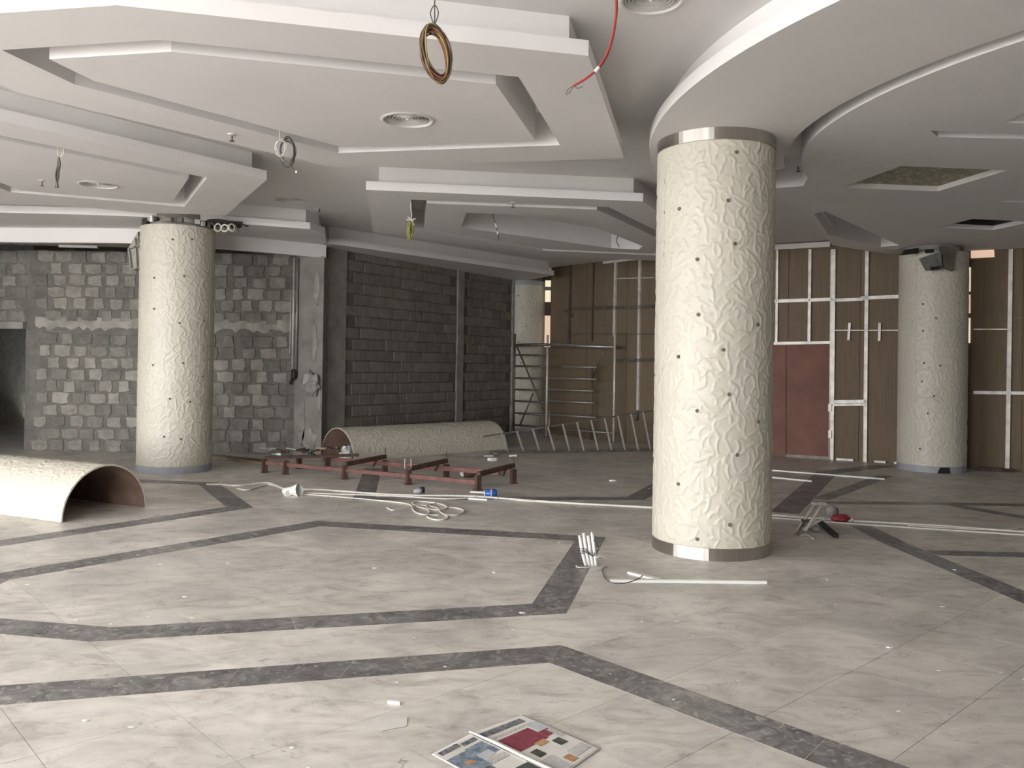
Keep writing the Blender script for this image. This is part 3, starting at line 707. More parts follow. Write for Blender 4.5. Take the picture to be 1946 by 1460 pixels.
# dark bundle at left
Y_ = 7.9; e = empty('wire_bundle', at(107, 356, Y_)); tag(e, 'dark twisted wire bundle hanging on a pale loop at upper left', 'cable'); L0 = e.location.copy()
for k in range(6):
    r_ = rnd; MB().tube(smooth_path([at(112, 298, Y_)-L0, at(111+r_.uniform(-3, 3), 315, Y_)-L0, at(110+r_.uniform(-3, 3), 335, Y_)-L0+Vector((0, r_.uniform(-.02, .02), 0)), at(107+r_.uniform(-4, 4), 357, Y_)-L0], 5), .0075, 6).build('wire', M['dark_wire' if k % 3 else 'galvdark'], e, True)
q = at(113, 272, Y_)-L0
MB().tube(smooth_path([at(112, 299, Y_)-L0, at(109, 287, Y_)-L0, Vector((q.x, q.y, Z1+.1-L0.z)), at(121, 288, Y_)-L0, at(114, 299, Y_)-L0], 5), .004, 6).build('hanger_loop', M['cable_white'], e, True)
# yellow-green bundle in the back panel groove
Y_ = 10.25; e = empty('wire_bundle', at(779, 455, Y_)); tag(e, 'yellow-green wire bundle tied with white string under the back ceiling panel', 'cable'); L0 = e.location.copy()
for k in range(6): MB().tube([p+at(779, 437, Y_)-L0 for p in loop_pts((0, 0, 0), .028, .115, .3+k*.2, 16)], .006, 6, True).build('cable_loop', M['green_yellow'], e, True)
q = at(782, 378, Y_)-L0
MB().tube(smooth_path([at(777, 425, Y_)-L0, at(783, 410, Y_)-L0, at(781, 395, Y_)-L0, Vector((q.x, q.y, Z0-L0.z))], 5), .006, 6).build('string', M['white_plastic'], e, True)
for a_, b_ in (((772, 418), (790, 416)), ((779, 416), (787, 428)), ((775, 412), (786, 420))):
    MB().tube([at(*a_, Y_)-L0, at(781, 417, Y_)-L0, at(*b_, Y_)-L0], .006, 6).build('knot_end', M['white_plastic'], e)
for (pp, Y_, lab) in ((((937, 410), (942, 425), (945, 440), (948, 455)), 11.2, 'thin taped wire dangling from the nested recess of the back panel'), (((1175, 445), (1172, 458), (1177, 470)), 13.8, 'short dark wire at the far corner of the back panel recess')):
    e = empty('dangling_wire', at(*pp[-1], Y_)); tag(e, lab, 'cable'); L0 = e.location.copy()
    P_ = [at(*q, Y_)-L0 for q in pp]; P_ = [Vector((P_[0].x, P_[0].y, Z0-L0.z))]+P_
    MB().tube(smooth_path(P_, 4), .0065, 6).build('wire', M['dark_wire'], e, True)
    if len(pp) == 4:
        MB().tube([P_[2], P_[2].lerp(P_[3], .5)], .011, 6).build('tape', M['white_plastic'], e); MB().tube([P_[3], P_[3].lerp(P_[4], .4)], .012, 6).build('tape', M['white_plastic'], e)

# ------------------------------------------------------------------ red trestle frame
ft = empty('steel_frame', (-2, 11.4, 0)); tag(ft, 'long low red and brown steel frame on short legs in the middle of the floor', 'frame')
O = Vector((2, -11.4, 0))
fA, fB = Vector((-3.47, 11.9, 0)), Vector((-.4, 10.52, 0)); offb = Vector((.44, .66, 0)); HL = .19
us = [0, .11, .405, .70, 1.0]
for i, u in enumerate(us):
    a = fA.lerp(fB, u)+O
    b = a + offb*(1.0 if i else .8)
    for q in (a, b):
        MB().box(q+Vector((0, 0, HL/2)), (.065, .065, HL), .6).build('leg', M['rust'], ft)
        MB().box(q+Vector((0, 0, .006)), (.09, .09, .012), .6).build('foot_plate', M['rust'], ft)
    if i >= 2:
        MB().bar(a+Vector((0, 0, HL+.01)), b+Vector((0, 0, HL+.05)), .06, .055).build('cross_beam', M['rust'], ft)
        MB().box(b+Vector((0, 0, HL+.10)), (.012, .03, .14)).build('pin', M['rust'], ft)
        MB().bar(b+Vector((-.1, -.13, HL+.02)), b+Vector((-.14, -.17, HL-.07)), .03, .02).build('hook', M['rust'], ft)
        if i == 3:
            for dx in (-.05, .03): MB().box(a+Vector((dx, 0, HL+.08)), (.014, .014, .13)).build('pin', M['plaster'], ft)
fa, fb = fA+O+Vector((0, 0, HL-.05)), fB+O+Vector((0, 0, HL-.09))
MB().bar(fa, fb, .03, .05).build('red_rail', M['red_paint'], ft)
MB().bar(fa+offb*.9+Vector((.3, 0, 0)), fb+offb*.85+Vector((-.12, 0, .05)), .03, .06).build('red_rail', M['red_paint'], ft)
MB().bar(fA+O+Vector((0, 0, HL+.02)), fA+O+offb*.8+Vector((.9, -.1, HL+.03)), .05, .04).build('cross_beam', M['rust'], ft)
# tool pile and clamps on the frame
def junk(name, c, mats, label, cat, n, s, seed):
    r = random.Random(seed); e = empty(name, c); tag(e, label, cat)
    for k in range(n):
        a = Vector((r.uniform(-s, s), r.uniform(-s*.5, s*.5), r.uniform(.01, s*.35)))
        b = a+Vector((r.uniform(-s, s)*.9, r.uniform(-s, s)*.5, r.uniform(-.2, .2)*s)); b.z = max(b.z, .01)
        MB().bar(a, b, r.uniform(.015, .04), r.uniform(.012, .03)).build('offcut', M[r.choice(mats)], e)
    return e
junk('tool_pile', fA+Vector((.35, .2, HL+.055)), ['galvdark', 'galvdark', 'rust', 'alu', 'black', 'black'], 'pile of dark tools and metal offcuts on the left end of the red frame', 'tools', 14, .28, 4)
junk('tool_pile', fA+Vector((.75, .55, HL+.055)), ['galvdark', 'rust', 'wood', 'black'], 'second heap of dark offcuts on the red frame beside the shell opening', 'tools', 10, .25, 8)
e = empty('glove', fl(893, 908, 0)+Vector((0, 0, .0))); tag(e, 'brown and white crumpled work glove near the right end of the red frame', 'glove')
mb = MB(); 
def lump(mb, c, s, seed, n=10, m_=7, jt=.22):
    r = random.Random(seed); vs = []; fs = []
    for i in range(m_):
        ph = math.pi*i/(m_-1)
        for j in range(n):
            a_ = 2*math.pi*j/n; k = 1+r.uniform(-jt, jt)
            vs.append((c[0]+s[0]*k*math.sin(ph)*math.cos(a_), c[1]+s[1]*k*math.sin(ph)*math.sin(a_), c[2]+s[2]*(-math.cos(ph))*(1 if i in (0, m_-1) else k)))
    for i in range(m_-1):
        for j in range(n): fs.append((i*n+j, i*n+(j+1) % n, (i+1)*n+(j+1) % n, (i+1)*n+j))
    mb.add(vs, fs); return mb
lump(MB(), (0, 0, .055), (.1, .06, .05), 2).build('palm', M['rust'], e, True); lump(MB(), (-.1, .02, .06), (.045, .04, .05), 3).build('cuff', M['white_plastic'], e, True)
for k in range(4): MB().tube([(.06, -.03+.02*k, .05), (.12, -.04+.025*k, .05), (.15, -.045+.028*k, .02)], .012, 6).build('finger', M['black' if k % 2 else 'rust'], e, True)
q = fl(658, 874); e = empty('plastic_bag', q); tag(e, 'crumpled pale plastic bag in the mouth of the shell by the block wall', 'bag')
lump(MB(), (0, 0, .11), (.13, .1, .11), 5, 12, 8).build('bag_body', M['white_plastic'], e); lump(MB(), (.06, -.05, .17), (.05, .03, .06), 6).build('bag_knot', M['film'], e)

# ------------------------------------------------------------------ floor cables, coils
def floor_path(pp, z=.008): return [fl(x, y, z) for x, y in pp]
def cable(name, pp, r, mt, label, parent=None, z=None):
    P_ = smooth_path([Vector((p.x, p.y, z or r+.001)) for p in floor_path(pp, 0)], 6)
    o = MB().tube(P_, r, 6).build(name, M[mt], parent, True)
    if parent is None: tag(o, label, 'cable', 'white cables across the floor')
    return o
cable('floor_cable', [(560,932),(620,934),(700,940),(780,944),(900,946),(1050,957),(1250,968),(1480,983),(1600,992),(1750,1000),(1946,1014),(2050,1020)], .013, 'cable_white', 'long thick white cable crossing the whole floor behind the big column')
cable('floor_cable', [(565,938),(640,941),(740,944),(850,950),(930,946),(1000,954),(1200,964),(1480,987),(1700,1003),(1946,1019),(2050,1026)], .009, 'cable_white', 'thinner white cable running beside the long thick one')
cable('floor_cable', [(562,940),(620,944),(700,951),(760,957),(781,962),(786,972),(800,979),(815,978),(812,970),(795,965),(785,960)], .0075, 'cable_white', 'thin white cable ending in a small loop left of the loose coils')
cable('floor_cable', [(783,958),(800,955),(835,959),(850,966),(838,971),(815,969),(812,962),(830,958)], .008, 'cable_white', 'loose loop of white cable nearest the red frame')
cable('floor_cable', [(735,966),(745,971),(765,968),(800,962),(830,967),(838,976),(850,983),(848,988),(830,990),(815,986),(813,981),(835,981)], .0075, 'cable_white', 'white cable loop curling toward the camera')
cable('floor_cable', [(835,968),(855,966),(878,970),(880,976),(866,981),(845,979),(836,973)], .0075, 'cable_white', 'rightmost loose loop of white cable')
cable('floor_cable', [(392,923),(420,923),(450,925),(480,922),(510,920),(535,929),(552,935)], .012, 'cable_white', 'bunched white cable tail left of the paper cone')
cable('floor_cable', [(450,930),(470,933),(495,926),(515,923),(540,932)], .009, 'cable_white', 'short white cable kink under the bunched tail')
cable('floor_cable', [(1725,1001),(1850,1008),(1920,1008),(1946,1004),(1990,1000)], .009, 'cable_white', 'white cable branch curving up at the right edge')
# paper cone at the joint
q = fl(554, 942); e = empty('paper_cone', q); tag(e, 'white crumpled paper cone wrapped around the cable bunch', 'paper')
MB().tube([(-.1, .02, .05), (.0, 0, .055), (.1, -.03, .07)], [.035, .05, .085], 10, cap=False).build('wrap', M['white_plastic'], e)
MB().tube([(-.08, .0, .02), (-.02, -.05, .03)], [.02, .045], 8).build('flap', M['white_plastic'], e)
q = fl(792, 941); e = empty('cable_plug', q); tag(e, 'small grey plug lying on the white cable', 'plug')
MB().tube([(-.04, 0, .04), (.02, .02, .045), (.06, .03, .05)], [.02, .035, .03], 10).build('body', M['film'], e, True); MB().lathe([(.001, .09), (.03, .09), (.034, .03), (.03, .02)], (.06, .03, 0), 12).build('cap', M['black'], e)
# blue spray bottle
q = fl(925, 946); e = empty('caulk_bottle', q); tag(e, 'blue bottle with a white nozzle lying by the right end of the red frame', 'bottle')
MB().tube([(-.02, 0, .05), (.0, 0, .05), (.1, .01, .05), (.12, .01, .05)], [.03, .05, .05, .035], 14).build('body', M['blue'], e, True)
MB().tube([(-.02, 0, .055), (-.06, 0, .06), (-.2, -.01, .065)], [.016, .012, .009], 10).build('nozzle', M['white_plastic'], e, True)
MB().tube([(.045, 0, .05), (.065, 0, .05)], .0515, 14).build('label_band', M['film'], e, True)
MB().tube([(-.02, 0, .05), (-.03, 0, .05)], .03, 12).build('cap', M['white_plastic'], e, True)
MB().cyl((.1, -.12, .014), (.13, -.12, .014), .014, 10).build('loose_cap', M['white_plastic'], e)
q0, q1 = fl(890, 950), fl(926, 952)
tag(MB().bar(q0+Vector((0, 0, .012)), q1+Vector((0, 0, .012)), .02, .018).build('plastic_strip', M['white_plastic']), 'thin white strip lying in front of the blue bottle', 'strip')

# ------------------------------------------------------------------ scaffold
sc = empty('scaffold', (.06, 19.0, 0)); tag(sc, 'metal scaffold tower standing before the distant column', 'scaffold'); O = sc.location.copy()
pA_, pB_, pC_ = Vector((.06, 19.05, 0))-O, Vector((.775, 18.45, 0))-O, Vector((2.11, 17.3, 0))-O
zt = lambda y, Y: CAM_H + (694-y)/F_PX*Y
HT = 2.22
for k, (p_, mt, h_) in enumerate(((pA_, 'galvdark', 2.28), (pB_, 'galv', 2.24), (pC_, 'galv', 2.28))):
    MB().cyl(p_, p_+Vector((0, 0, h_)), .024, 10).build('post', M[mt], sc, True)
    MB().box(p_+Vector((0, 0, .01)), (.12, .12, .02)).build('base_plate', M['galvdark'], sc)
pD_ = pB_.lerp(pC_, .62)+Vector((.12, .3, 0))
MB().cyl(pD_, pD_+Vector((0, 0, 1.5)), .022, 8).build('post', M['galvdark'], sc, True)
for z in (.22, .49, .76, 1.02, 1.28, 1.55, 1.8):
    MB().cyl(pA_+Vector((0, 0, z)), pB_+Vector((0, 0, z)), .02, 8).build('rung', M['galvdark'], sc, True)
for z, e0, e1 in ((.2, .25, 1.0), (.5, 0, .75), (.8, 0, .72), (1.05, 0, .7), (1.3, 0, .75), (1.55, .25, .75)):
    MB().cyl(pB_.lerp(pC_, e0)+Vector((0, .02, z)), pB_.lerp(pC_, e1)+Vector((0, .02, z)), .016, 8).build('rung', M['alu'], sc, True)
MB().cyl(pA_+Vector((0, 0, 2.02)), pB_+Vector((0, 0, 2.03)), .035, 8).build('top_rail', M['galvdark'], sc, True)
MB().cyl(pB_+Vector((0, 0, 2.03)), pC_+Vector((0, 0, 1.97)), .03, 8).build('top_rail', M['alu'], sc, True)
MB().cyl(pA_+Vector((.05, 0, 1.98)), pB_+Vector((-.02, 0, .5)), .02, 8).build('brace', M['galvdark'], sc, True)
MB().cyl(pA_+Vector((.42, -.35, .95)), pA_+Vector((.14, -.1, .22)), .02, 8).build('brace', M['galvdark'], sc, True)
MB().cyl(pB_.lerp(pC_, .85)+Vector((0, 0, 1.9)), pD_+Vector((0, 0, 1.3)), .016, 8).build('brace', M['galvdark'], sc, True)

# ------------------------------------------------------------------ tapered ladder on its side
ld = empty('ladder', fl(1100, 860)); tag(ld, 'metal ladder lying on its side along the back wall behind the big column', 'ladder'); O = ld.location.copy()
gl, gr_ = fl(930, 863), fl(1290, 857)
def lad(t_): 
    a = gl.lerp(gr_, t_); h = .29+(.80-.29)*t_
    return a-O+Vector((0, 0, .03)), a-O+Vector((-.12, .16, h))
a0, b0 = lad(0); a1, b1 = lad(1)
MB().bar(a0, a1, .03, .06).build('rail', M['galvdark'], ld); MB().bar(b0, b1, .02, .03).build('rail', M['galvdark'], ld)
for px in (963, 991, 1020, 1048, 1076, 1103, 1130, 1156, 1182, 1208, 1232, 1258, 1284):
    t_ = (px-930)/360.; a_, b_ = lad(t_); MB().bar(a_, b_, .05, .03, (1, 0, 0)).build('rung', M['alu'], ld)
e = junk('metal_offcuts', fl(945, 872), ['alu', 'galvdark', 'galv'], 'few metal offcuts at the near end of the lying ladder', 'offcuts', 6, .2, 17)

# ------------------------------------------------------------------ white tube bundle
q = fl(1116, 1075); e = empty('tube_bundle', q); tag(e, 'upright bundle of white plastic tubes tied with dark wire beside the big column', 'tubes')
r = random.Random(5)
for k in range(8):
    bx, by = -.03+.026*(k % 4), -.015+.03*(k//4); tx = bx-.028+.006*(k % 4); h_ = r.uniform(.15, .25)
    MB().tube([(bx+.02, by, .0), (bx*.9+tx*.25, by+.02, h_*.5), (tx, by+.05, h_)], .0135, 10).build('tube', M['white_plastic'], e, True)
    if k % 3 == 0: MB().cyl((tx, by+.05, h_), (tx-.002, by+.052, h_+.012), .0105, 8).build('brass_end', M['brass'], e)
for k in range(4):
    MB().tube(smooth_path([(-.07, -.03, .09+.015*k), (-.02, -.05, .11+.01*k), (.04, -.045, .085), (.055, .03, .10+.01*k), (.0, .07, .12), (-.07, .03, .1)], 5), .003, 5).build('tie_wire', M['dark_wire'], e, True)
MB().tube(smooth_path([(.05, 0, .2), (.09, .03, .13), (.06, .0, .07)], 5), .003, 5).build('tie_wire', M['dark_wire'], e, True)
MB().tube(smooth_path([(.05, -.03, .06), (.1, -.02, .08), (.15, .0, .06)], 5), .003, 5).build('tie_wire', M['cable_white'], e, True)
MB().tube(smooth_path([(-.09, -.03, .006), (-.08, -.09, .006), (.0, -.08, .006), (.06, -.04, .006)], 5), .004, 5).build('tie_wire', M['cable_white'], e, True)
# trunking strips
def strip(p0, p1, w, h, mt, label, z=0.0, group=None):
    a, b = fl(*p0), fl(*p1); o = MB().bar(a+Vector((0, 0, h/2+z)), b+Vector((0, 0, h/2+z)), w, h).build('plastic_strip', M[mt]); return tag(o, label, 'strip', group)
strip((1160,1106), (1456,1109), .035, .02, 'white_plastic', 'long white plastic trunking strip in front of the big column')
strip((1196,1090), (1252,1104), .045, .016, 'white_plastic', 'short white strip angled against the long trunking strip')
o = MB().tube(smooth_path([fl(1153,1077,.006), fl(1145,1083,.006), fl(1149,1097,.006), fl(1160,1107,.022), fl(1178,1109,.03), fl(1195,1107,.03), fl(1215,1099,.025), fl(1221,1094,.022)], 5), .004, 6).build('thin_wire', M['dark_wire']); tag(o, 'thin dark wire curled over the left end of the long trunking strip', 'wire')
strip((1440,893), (1681,912), .03, .02, 'white_plastic', 'long thin white strip on the floor before the red door boards')
strip((1440,906), (1543,916), .03, .02, 'white_plastic', 'shorter thin white strip parallel to the long one by the door boards')
# metal leg offcuts right of the column
e = empty('tube_tangle', fl(1540, 1022)); tag(e, 'tangle of grey metal tube legs leaning together right of the big column', 'metal tubes'); O = e.location.copy()
Yb = O.y
for a_, b_, r_, mt in (((1513,1016),(1549,957),.016,'galv'), ((1530,1013),(1563,957),.014,'galv'), ((1526,1010),(1566,985),.016,'galv'), ((1515,1018),(1530,990),.012,'galvdark'), ((1545,960),(1540,985),.018,'film')):
    A_ = fl(*a_)-O; A_.z = .016; B_ = at(*b_, A_.y+O.y+.06)-O
    MB().tube([A_, B_], r_, 8).build('leg_tube', M[mt], e, True); MB().box(B_, (.05, .05, .025), .4).build('end_plate', M[mt], e)
A_, B_ = fl(1556,1000)-O, fl(1589,1023)-O; MB().bar(A_+Vector((0,0,.05)), B_+Vector((0,0,.02)), .045, .035).build('dark_bar', M['black'], e)
MB().tube(smooth_path([fl(1522,1018,.008)-O, fl(1535,1017,.008)-O, fl(1545,1024,.008)-O], 4), .009, 6).build('rod', M['cable_white'], e)
MB().bar(fl(1530,1000)-O+Vector((0,0,.03)), fl(1552,1012)-O+Vector((0,0,.03)), .05, .03).build('bracket', M['alu'], e)
e = empty('red_bag', fl(1597, 993)); tag(e, 'small red plastic bag on the floor by the metal legs', 'bag')
lump(MB(), (0, 0, .042), (.10, .07, .042), 12, 14, 10, .16).build('bag_body', M['redbag'], e); lump(MB(), (.1, .0, .03), (.035, .03, .03), 13).build('bag_tip', M['white_plastic'], e, True)
lump(MB(), (-.04, .12, .08), (.06, .04, .08), 14).build('bag_top', M['bag'], e, True)

# ------------------------------------------------------------------ newspaper
def paper_grid(c00, c10, c11, c01, nx=14, ny=14, lift=.006, seed=1):
    r = random.Random(seed); a_, b_ = r.uniform(0, 6), r.uniform(0, 6)
    def f(u, v):
        p_ = c00.lerp(c10, u).lerp(c01.lerp(c11, u), v); e_ = max(abs(u-.5), abs(v-.5))*2
        z = .003+lift*.5*(.5+.5*math.sin(3.1*u+a_)*math.sin(2.7*v+b_))
        return Vector((p_.x, p_.y, z))
    return f
def sheet(f, u0, u1, v0, v1, dz, nx=10, ny=10):
    vs = [f(u0+(u1-u0)*i/nx, v0+(v1-v0)*j/ny)+Vector((0, 0, dz)) for j in range(ny+1) for i in range(nx+1)]
    return vs, [(j*(nx+1)+i, j*(nx+1)+i+1, (j+1)*(nx+1)+i+1, (j+1)*(nx+1)+i) for j in range(ny) for i in range(nx)]
inks = {}
def ink(name, a, b, sc=30.):
    t = NT(name); p = t.pos(); t.col(t.ramp(t.noise(p, sc, 4, .7), [(.35, a), (.65, b)])); t.set(Roughness=.8); return t.m
M['ink_blue'] = ink('print_blue_grey', (.10, .14, .19), (.30, .36, .41)); M['ink_maroon'] = ink('print_maroon', (.20, .035, .06), (.27, .06, .085)); M['ink_dark'] = ink('print_dark', (.05, .055, .07), (.28, .28, .29), 45.)
M['ink_green'] = ink('print_dark_green', (.04, .045, .04), (.10, .10, .085)); M['ink_orange'] = ink('print_orange', (.40, .19, .08), (.52, .33, .2)); M['ink_sky'] = ink('print_sky', (.42, .47, .50), (.55, .57, .58)); M['ink_grey'] = ink('print_grey', (.42, .42, .43), (.58, .57, .56), 60.)
t = NT('print_text'); g = t.n('ShaderNodeTexCoord'); w_ = t.n('ShaderNodeTexWave'); w_.inputs['Scale'].default_value = 55; w_.inputs['Distortion'].default_value = 3; t.l(g.outputs['Object'], w_.inputs['Vector'])
t.col(t.ramp(w_.outputs['Fac'], [(.4, (.30, .30, .30)), (.6, (.66, .64, .6))])); t.set(Roughness=.8); M['ink_text'] = t.m
np_ = empty('newspaper', fl(975, 1425)); tag(np_, 'open newspaper with a maroon photo spread flat on the near floor', 'newspaper'); O = np_.location.copy()
# right page: u across its width from fold, v downward along the page
rA, rB = fl(897, 1396)-O, fl(993, 1361)-O           # top of right page: fold -> outer corner
down = (fl(1138, 1424)-fl(993, 1361)); 
fR = paper_grid(rA, rB, rB+down*1.02, rA+down*1.15, seed=3)
lA = fl(820, 1437)-O
fL = paper_grid(lA, rA+Vector((-.003, 0, 0)), rA+down*1.15, lA+down*1.05, seed=6)
for nm, f_ in (('right_page', fR), ('left_page', fL)):
    v_, q_ = sheet(f_, 0, 1, 0, 1, 0, 30, 30); pg = MB().add(v_, q_).build(nm, M['paper'], np_, True)
    sd = pg.modifiers.new('thickness', 'SOLIDIFY'); sd.thickness = .0012; sd.offset = -1
    if nm == 'right_page':
        L_ = (('masthead', 'ink_dark', .05, .86, .05, .14), ('caption', 'ink_text', .1, .9, .18, .22), ('photo', 'ink_maroon', .1, .72, .25, .52), ('photo', 'ink_sky', .76, .98, .2, .38), ('photo', 'ink_maroon', .72, .93, .38, .50), ('portrait', 'ink_green', .66, .82, .58, .70), ('portrait', 'ink_green', .18, .33, .58, .70), ('photo', 'ink_orange', .42, .62, .50, .58), ('column_text', 'ink_text', .86, .97, .4, .6), ('column_text', 'ink_grey', .08, .34, .74, .98), ('photo', 'ink_orange', .40, .55, .84, .95), ('box_text', 'ink_grey', .58, .93, .80, .92))
    else:
        L_ = (('masthead', 'ink_dark', .08, .55, .03, .10), ('masthead', 'ink_dark', .58, .93, .06, .12), ('photo', 'ink_blue', .03, .5, .18, .5), ('photo', 'ink_blue', .5, .93, .16, .38), ('photo', 'ink_dark', .05, .45, .5, .6), ('photo', 'ink_sky', .5, .8, .3, .4), ('photo', 'ink_orange', .18, .36, .32, .38), ('caption', 'ink_text', .5, .93, .42, .5), ('photo', 'ink_green', .55, .95, .68, .86))
    for k, (pn, mt, u0, u1, v0, v1) in enumerate(L_):
        v_, q_ = sheet(f_, u0, u1, v0, v1, .0018+.00012*k, 14, 14); MB().add(v_, q_).build('print_'+pn, M[mt], pg, True)
v_ = []; 
a_, b_ = rA+Vector((-.012, 0, .012)), rA+down*1.15+Vector((-.006, 0, .016))
MB().tube([a_, a_.lerp(b_, .3)+Vector((0, 0, .004)), a_.lerp(b_, .6), b_], [.003, .006, .006, .008], 8).build('curled_fold', M['paper'], np_, True)

# ------------------------------------------------------------------ small debris
def bit(px, py, s, mt, name, label, rz=.3, cat='scrap'):
    q = fl(px, py); e = MB(); r = random.Random(int(px*7+py)); pts = []
    for k in range(6):
        a_ = 2*math.pi*k/6; pts.append((s[0]/2*math.cos(a_)*r.uniform(.8, 1.15), s[1]/2*math.sin(a_)*r.uniform(.8, 1.15)))
    o = e.prism(pts, .002, .002+s[2]).build(name, M[mt]); o.location = q; o.rotation_euler = (0, 0, rz); return tag(o, label, cat)
o = MB().cyl((-.03, 0, .008), (.03, 0, .008), .008, 10).build('filter_stub', M['white_plastic']); o.location = fl(749, 1339); o.rotation_euler = (0, 0, -.25); tag(o, 'small white stub lying on the near floor left of the newspaper', 'scrap')
bit(937, 876, (.17, .1, .05), 'white_plastic', 'plaster_block', 'small white block on the floor near the end of the ladder')
bit(1165, 915, (.12, .05, .02), 'white_plastic', 'plaster_block', 'white plaster flake on the floor behind the big column, to its left')
bit(735, 1375, (.22, .16, .0006), 'paper', 'paper_scrap', 'faint translucent paper square on the floor left of the newspaper', .6)
bit(1890, 896, (.5, .12, .05), 'rust', 'timber_offcut', 'dark flat offcut at the foot of the boarding right of the dim column', -.4)
r = random.Random(77); mb = MB()
for k in range(170):
    y = 2.7+r.random()**1.5*9; x = r.uniform(-.62, .62)*y
    if (x-1.755)**2+(y-7.348)**2 < .4 or (abs(x) < .75 and y < 4.1): continue
    s = r.uniform(.004, .012)*(1 if r.random() < .92 else 1.8); a0_ = r.uniform(0, 3)
    pts = [(x+s*math.cos(a0_+2*math.pi*j/5)*r.uniform(.5, 1.2)*1.4, y+s*math.sin(a0_+2*math.pi*j/5)*r.uniform(.5, 1.1)*.7) for j in range(5)]
    mb.prism(pts, .0012, .0012+s*.25)
tag(mb.build('plaster_crumbs', M['white_plastic']), 'scattered white plaster crumbs and flakes over the marble floor', 'debris', kind='stuff')

# ------------------------------------------------------------------ left wall details
e = empty('conduit_pair', (-3.62, 14.0, 0)); tag(e, 'pair of shiny vertical conduits on the pier between the block walls', 'conduit')
for k, (dx, z0, z1, mt) in enumerate(((-.03, 1.45, 3.3, 'galv'), (.03, 1.42, 3.3, 'alu'), (-.075, 1.7, 2.7, 'galv'))):
    MB().cyl((dx, -.0, z0), (dx, 0, z1), .016 if k < 2 else .01, 8).build('conduit', M[mt], e, True)
MB().lathe([(.03, 1.28), (.05, 1.3), (.05, 1.42), (.02, 1.45)], n=10).build('black_end', M['black'], e); MB().cyl((-.05, -.02, 1.2), (-.0, 0, 1.34), .03, 8).build('black_sleeve', M['black'], e, True)
q = at(588, 745, 13.97); e = empty('hanging_bag', q); tag(e, 'crumpled plastic bag hung on the concrete pier below the conduits', 'bag')
lump(MB(), (-.02, 0, .17), (.13, .075, .16), 31, 9, 8, .2).build('bag_body', M['bag'], e); lump(MB(), (.05, -.01, .08), (.11, .075, .15), 32, 8, 7, .22).build('bag_bottom', M['bag'], e); lump(MB(), (.09, .0, .2), (.07, .06, .1), 36, 8, 6, .2).build('bag_fold', M['bag'], e)
MB().tube([(-.02, .02, .3), (-.03, .1, .4)], .015, 6).build('bag_neck', M['bag'], e)
# broken ceiling pieces round the left column top
e = empty('wrapped_fixture', at(252, 505, 12.1)); tag(e, 'pale plastic-wrapped lamp fixture clinging to the left side of the ragged column top', 'fixture'); O = e.location.copy()
c0 = [at(x, y, 12.1)-O for x, y in ((245, 470), (262, 440), (268, 508), (249, 512))]
mb = MB().add([*c0]+[q+Vector((.02, .22, 0)) for q in c0], ((0,3,2,1),(4,5,6,7),(0,1,5,4),(1,2,6,5),(2,3,7,6),(3,0,4,7))); mb.build('body', M['bag'], e)
for a_, b_ in (((244, 472), (249, 512)), ((244, 472), (262, 468)), ((249, 512), (266, 508)), ((256, 452), (260, 510))):
    MB().bar(at(*a_, 12.07)-O, at(*b_, 12.07)-O, .02, .02).build('frame_bar', M['plaster'], e)
q = fl(432, 425, Z1); r = random.Random(3)
pts = [(q.x+(.32 if j % 2 else .25)*math.cos(2*math.pi*j/12)*r.uniform(.8, 1.1), q.y+.42*math.sin(2*math.pi*j/12)*r.uniform(.7, 1.1)) for j in range(12)]
MB().prism(pts, Z1-.008, Z1-.002).build('hole_shade_patch', M['void'], panelP)['label'] = 'dark patch standing in for a torn hole in the panel beside the left column'  # panel is uncut; near-black plate paints the shade of a hole
for k in range(5): MB().bar((q.x-.2+.1*k, q.y-.1+.05*k, Z1-.012), (q.x-.15+.1*k, q.y+.05, Z1-.07-.01*k), .05, .01).build('board_shred', M['plaster'], panelP)
e = empty('flex_hose', (q.x, q.y-.1, Z1-.14)); tag(e, 'looped pale flexible hose poking from the dark hole patch right of the left column', 'hose')
for k in range(3): MB().tube(loop_pts((-.1+.1*k, 0, .06), .05, .05, .3*k, 14), .012, 6, True).build('hose_loop', M['cable_white'], e, True)
for k in range(20):
    a_ = math.radians(180+k*9.5+rnd.uniform(-3, 3)); rr = .47
    MB().box((rr*math.cos(a_), rr*math.sin(a_), Z1-.045+rnd.uniform(-.01, .02)), (rnd.uniform(.05, .1), .03, rnd.uniform(.05, .09)), a_+R90).build('torn_shard', M[rnd.choice(['plaster', 'plaster', 'galvdark', 'gypsum', 'void'])], colL)
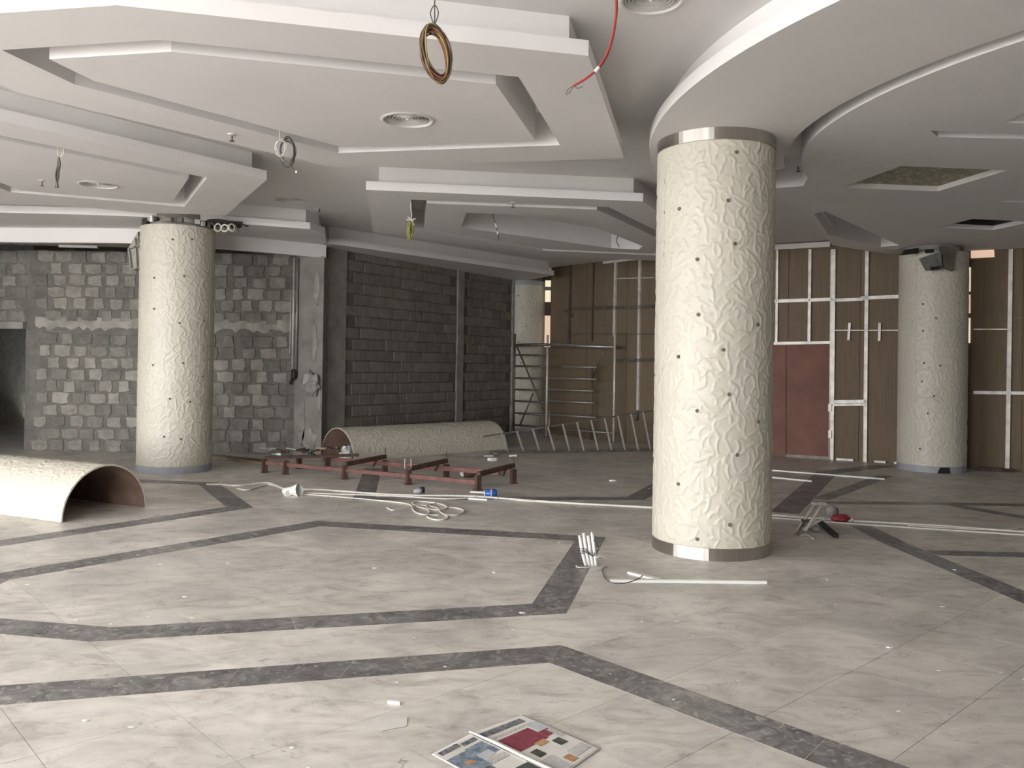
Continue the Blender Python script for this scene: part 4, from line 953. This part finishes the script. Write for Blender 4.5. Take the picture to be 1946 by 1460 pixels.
# right column top fixture
e = empty('duct_fixture', at(1785, 515, 12.85)); tag(e, 'grey foil-wrapped duct piece hanging at the top of the dim right column', 'duct'); O = e.location.copy()
def quadbox(pp, Y, dy, mt, nm):
    c0 = [at(x, y, Y)-O for x, y in pp]; MB().add([*c0]+[q+Vector((0, dy, 0)) for q in c0], ((0,3,2,1),(4,5,6,7),(0,1,5,4),(1,2,6,5),(2,3,7,6),(3,0,4,7))).build(nm, M[mt], e)
quadbox(((1752, 490), (1789, 478), (1790, 512), (1765, 514)), 12.82, .1, 'insul', 'body'); quadbox(((1790, 467), (1816, 470), (1813, 515), (1793, 508)), 12.85, .08, 'galvdark', 'side_flap')
quadbox(((1769, 508), (1788, 505), (1788, 511), (1770, 514)), 12.80, .03, 'black', 'slot'); quadbox(((1760, 474), (1775, 473), (1775, 480), (1760, 481)), 12.83, .04, 'black', 'slot'); quadbox(((1813, 470), (1823, 470), (1816, 490), (1812, 505)), 12.9, .03, 'plaster', 'strap')
quadbox(((1714, 485), (1746, 481), (1746, 471), (1722, 474)), 13.0, .06, 'black', 'tape_band')
e = colR; O = colR.location.copy()
quadbox(((1783, 900.5), (1806, 900.5), (1804, 889), (1788, 889)), 12.945, .03, 'black', 'base_notch')
# void strips above the left block wall, timber at its foot
for k, (a_, b_, mt, lab) in enumerate((((-9.5, 13.6, 3.42), (-4.5, 13.9, 3.44), 'galvdark', 'dark ceiling channel above the left block wall, nearest the bulkhead'), ((-9.5, 14.0, 3.47), (-4.2, 14.1, 3.46), 'galvdark', 'dark ceiling channel above the left block wall, nearest the wall'), ((-7.4, 13.7, 3.40), (-6.8, 13.75, 3.40), 'white_plastic', 'pale flat strip lying on the channel above the left block wall'))):
    tag(MB().bar(a_, b_, .06, .04).build('ceiling_channel', M[mt]), lab, 'channel')
for k, (a_, b_, mt, lab) in enumerate((((410, 872), (505, 884), 'wood', 'thin timber length on the floor between the left column and red frame'), ((405, 868), (500, 878), 'galvdark', 'dark metal length beside the thin timber by the left column'))):
    p0, p1 = fl(*a_), fl(*b_); tag(MB().bar(p0+Vector((0, 0, .02)), p1+Vector((0, 0, .02)), .05, .035).build('floor_length', M[mt]), lab, 'offcut')
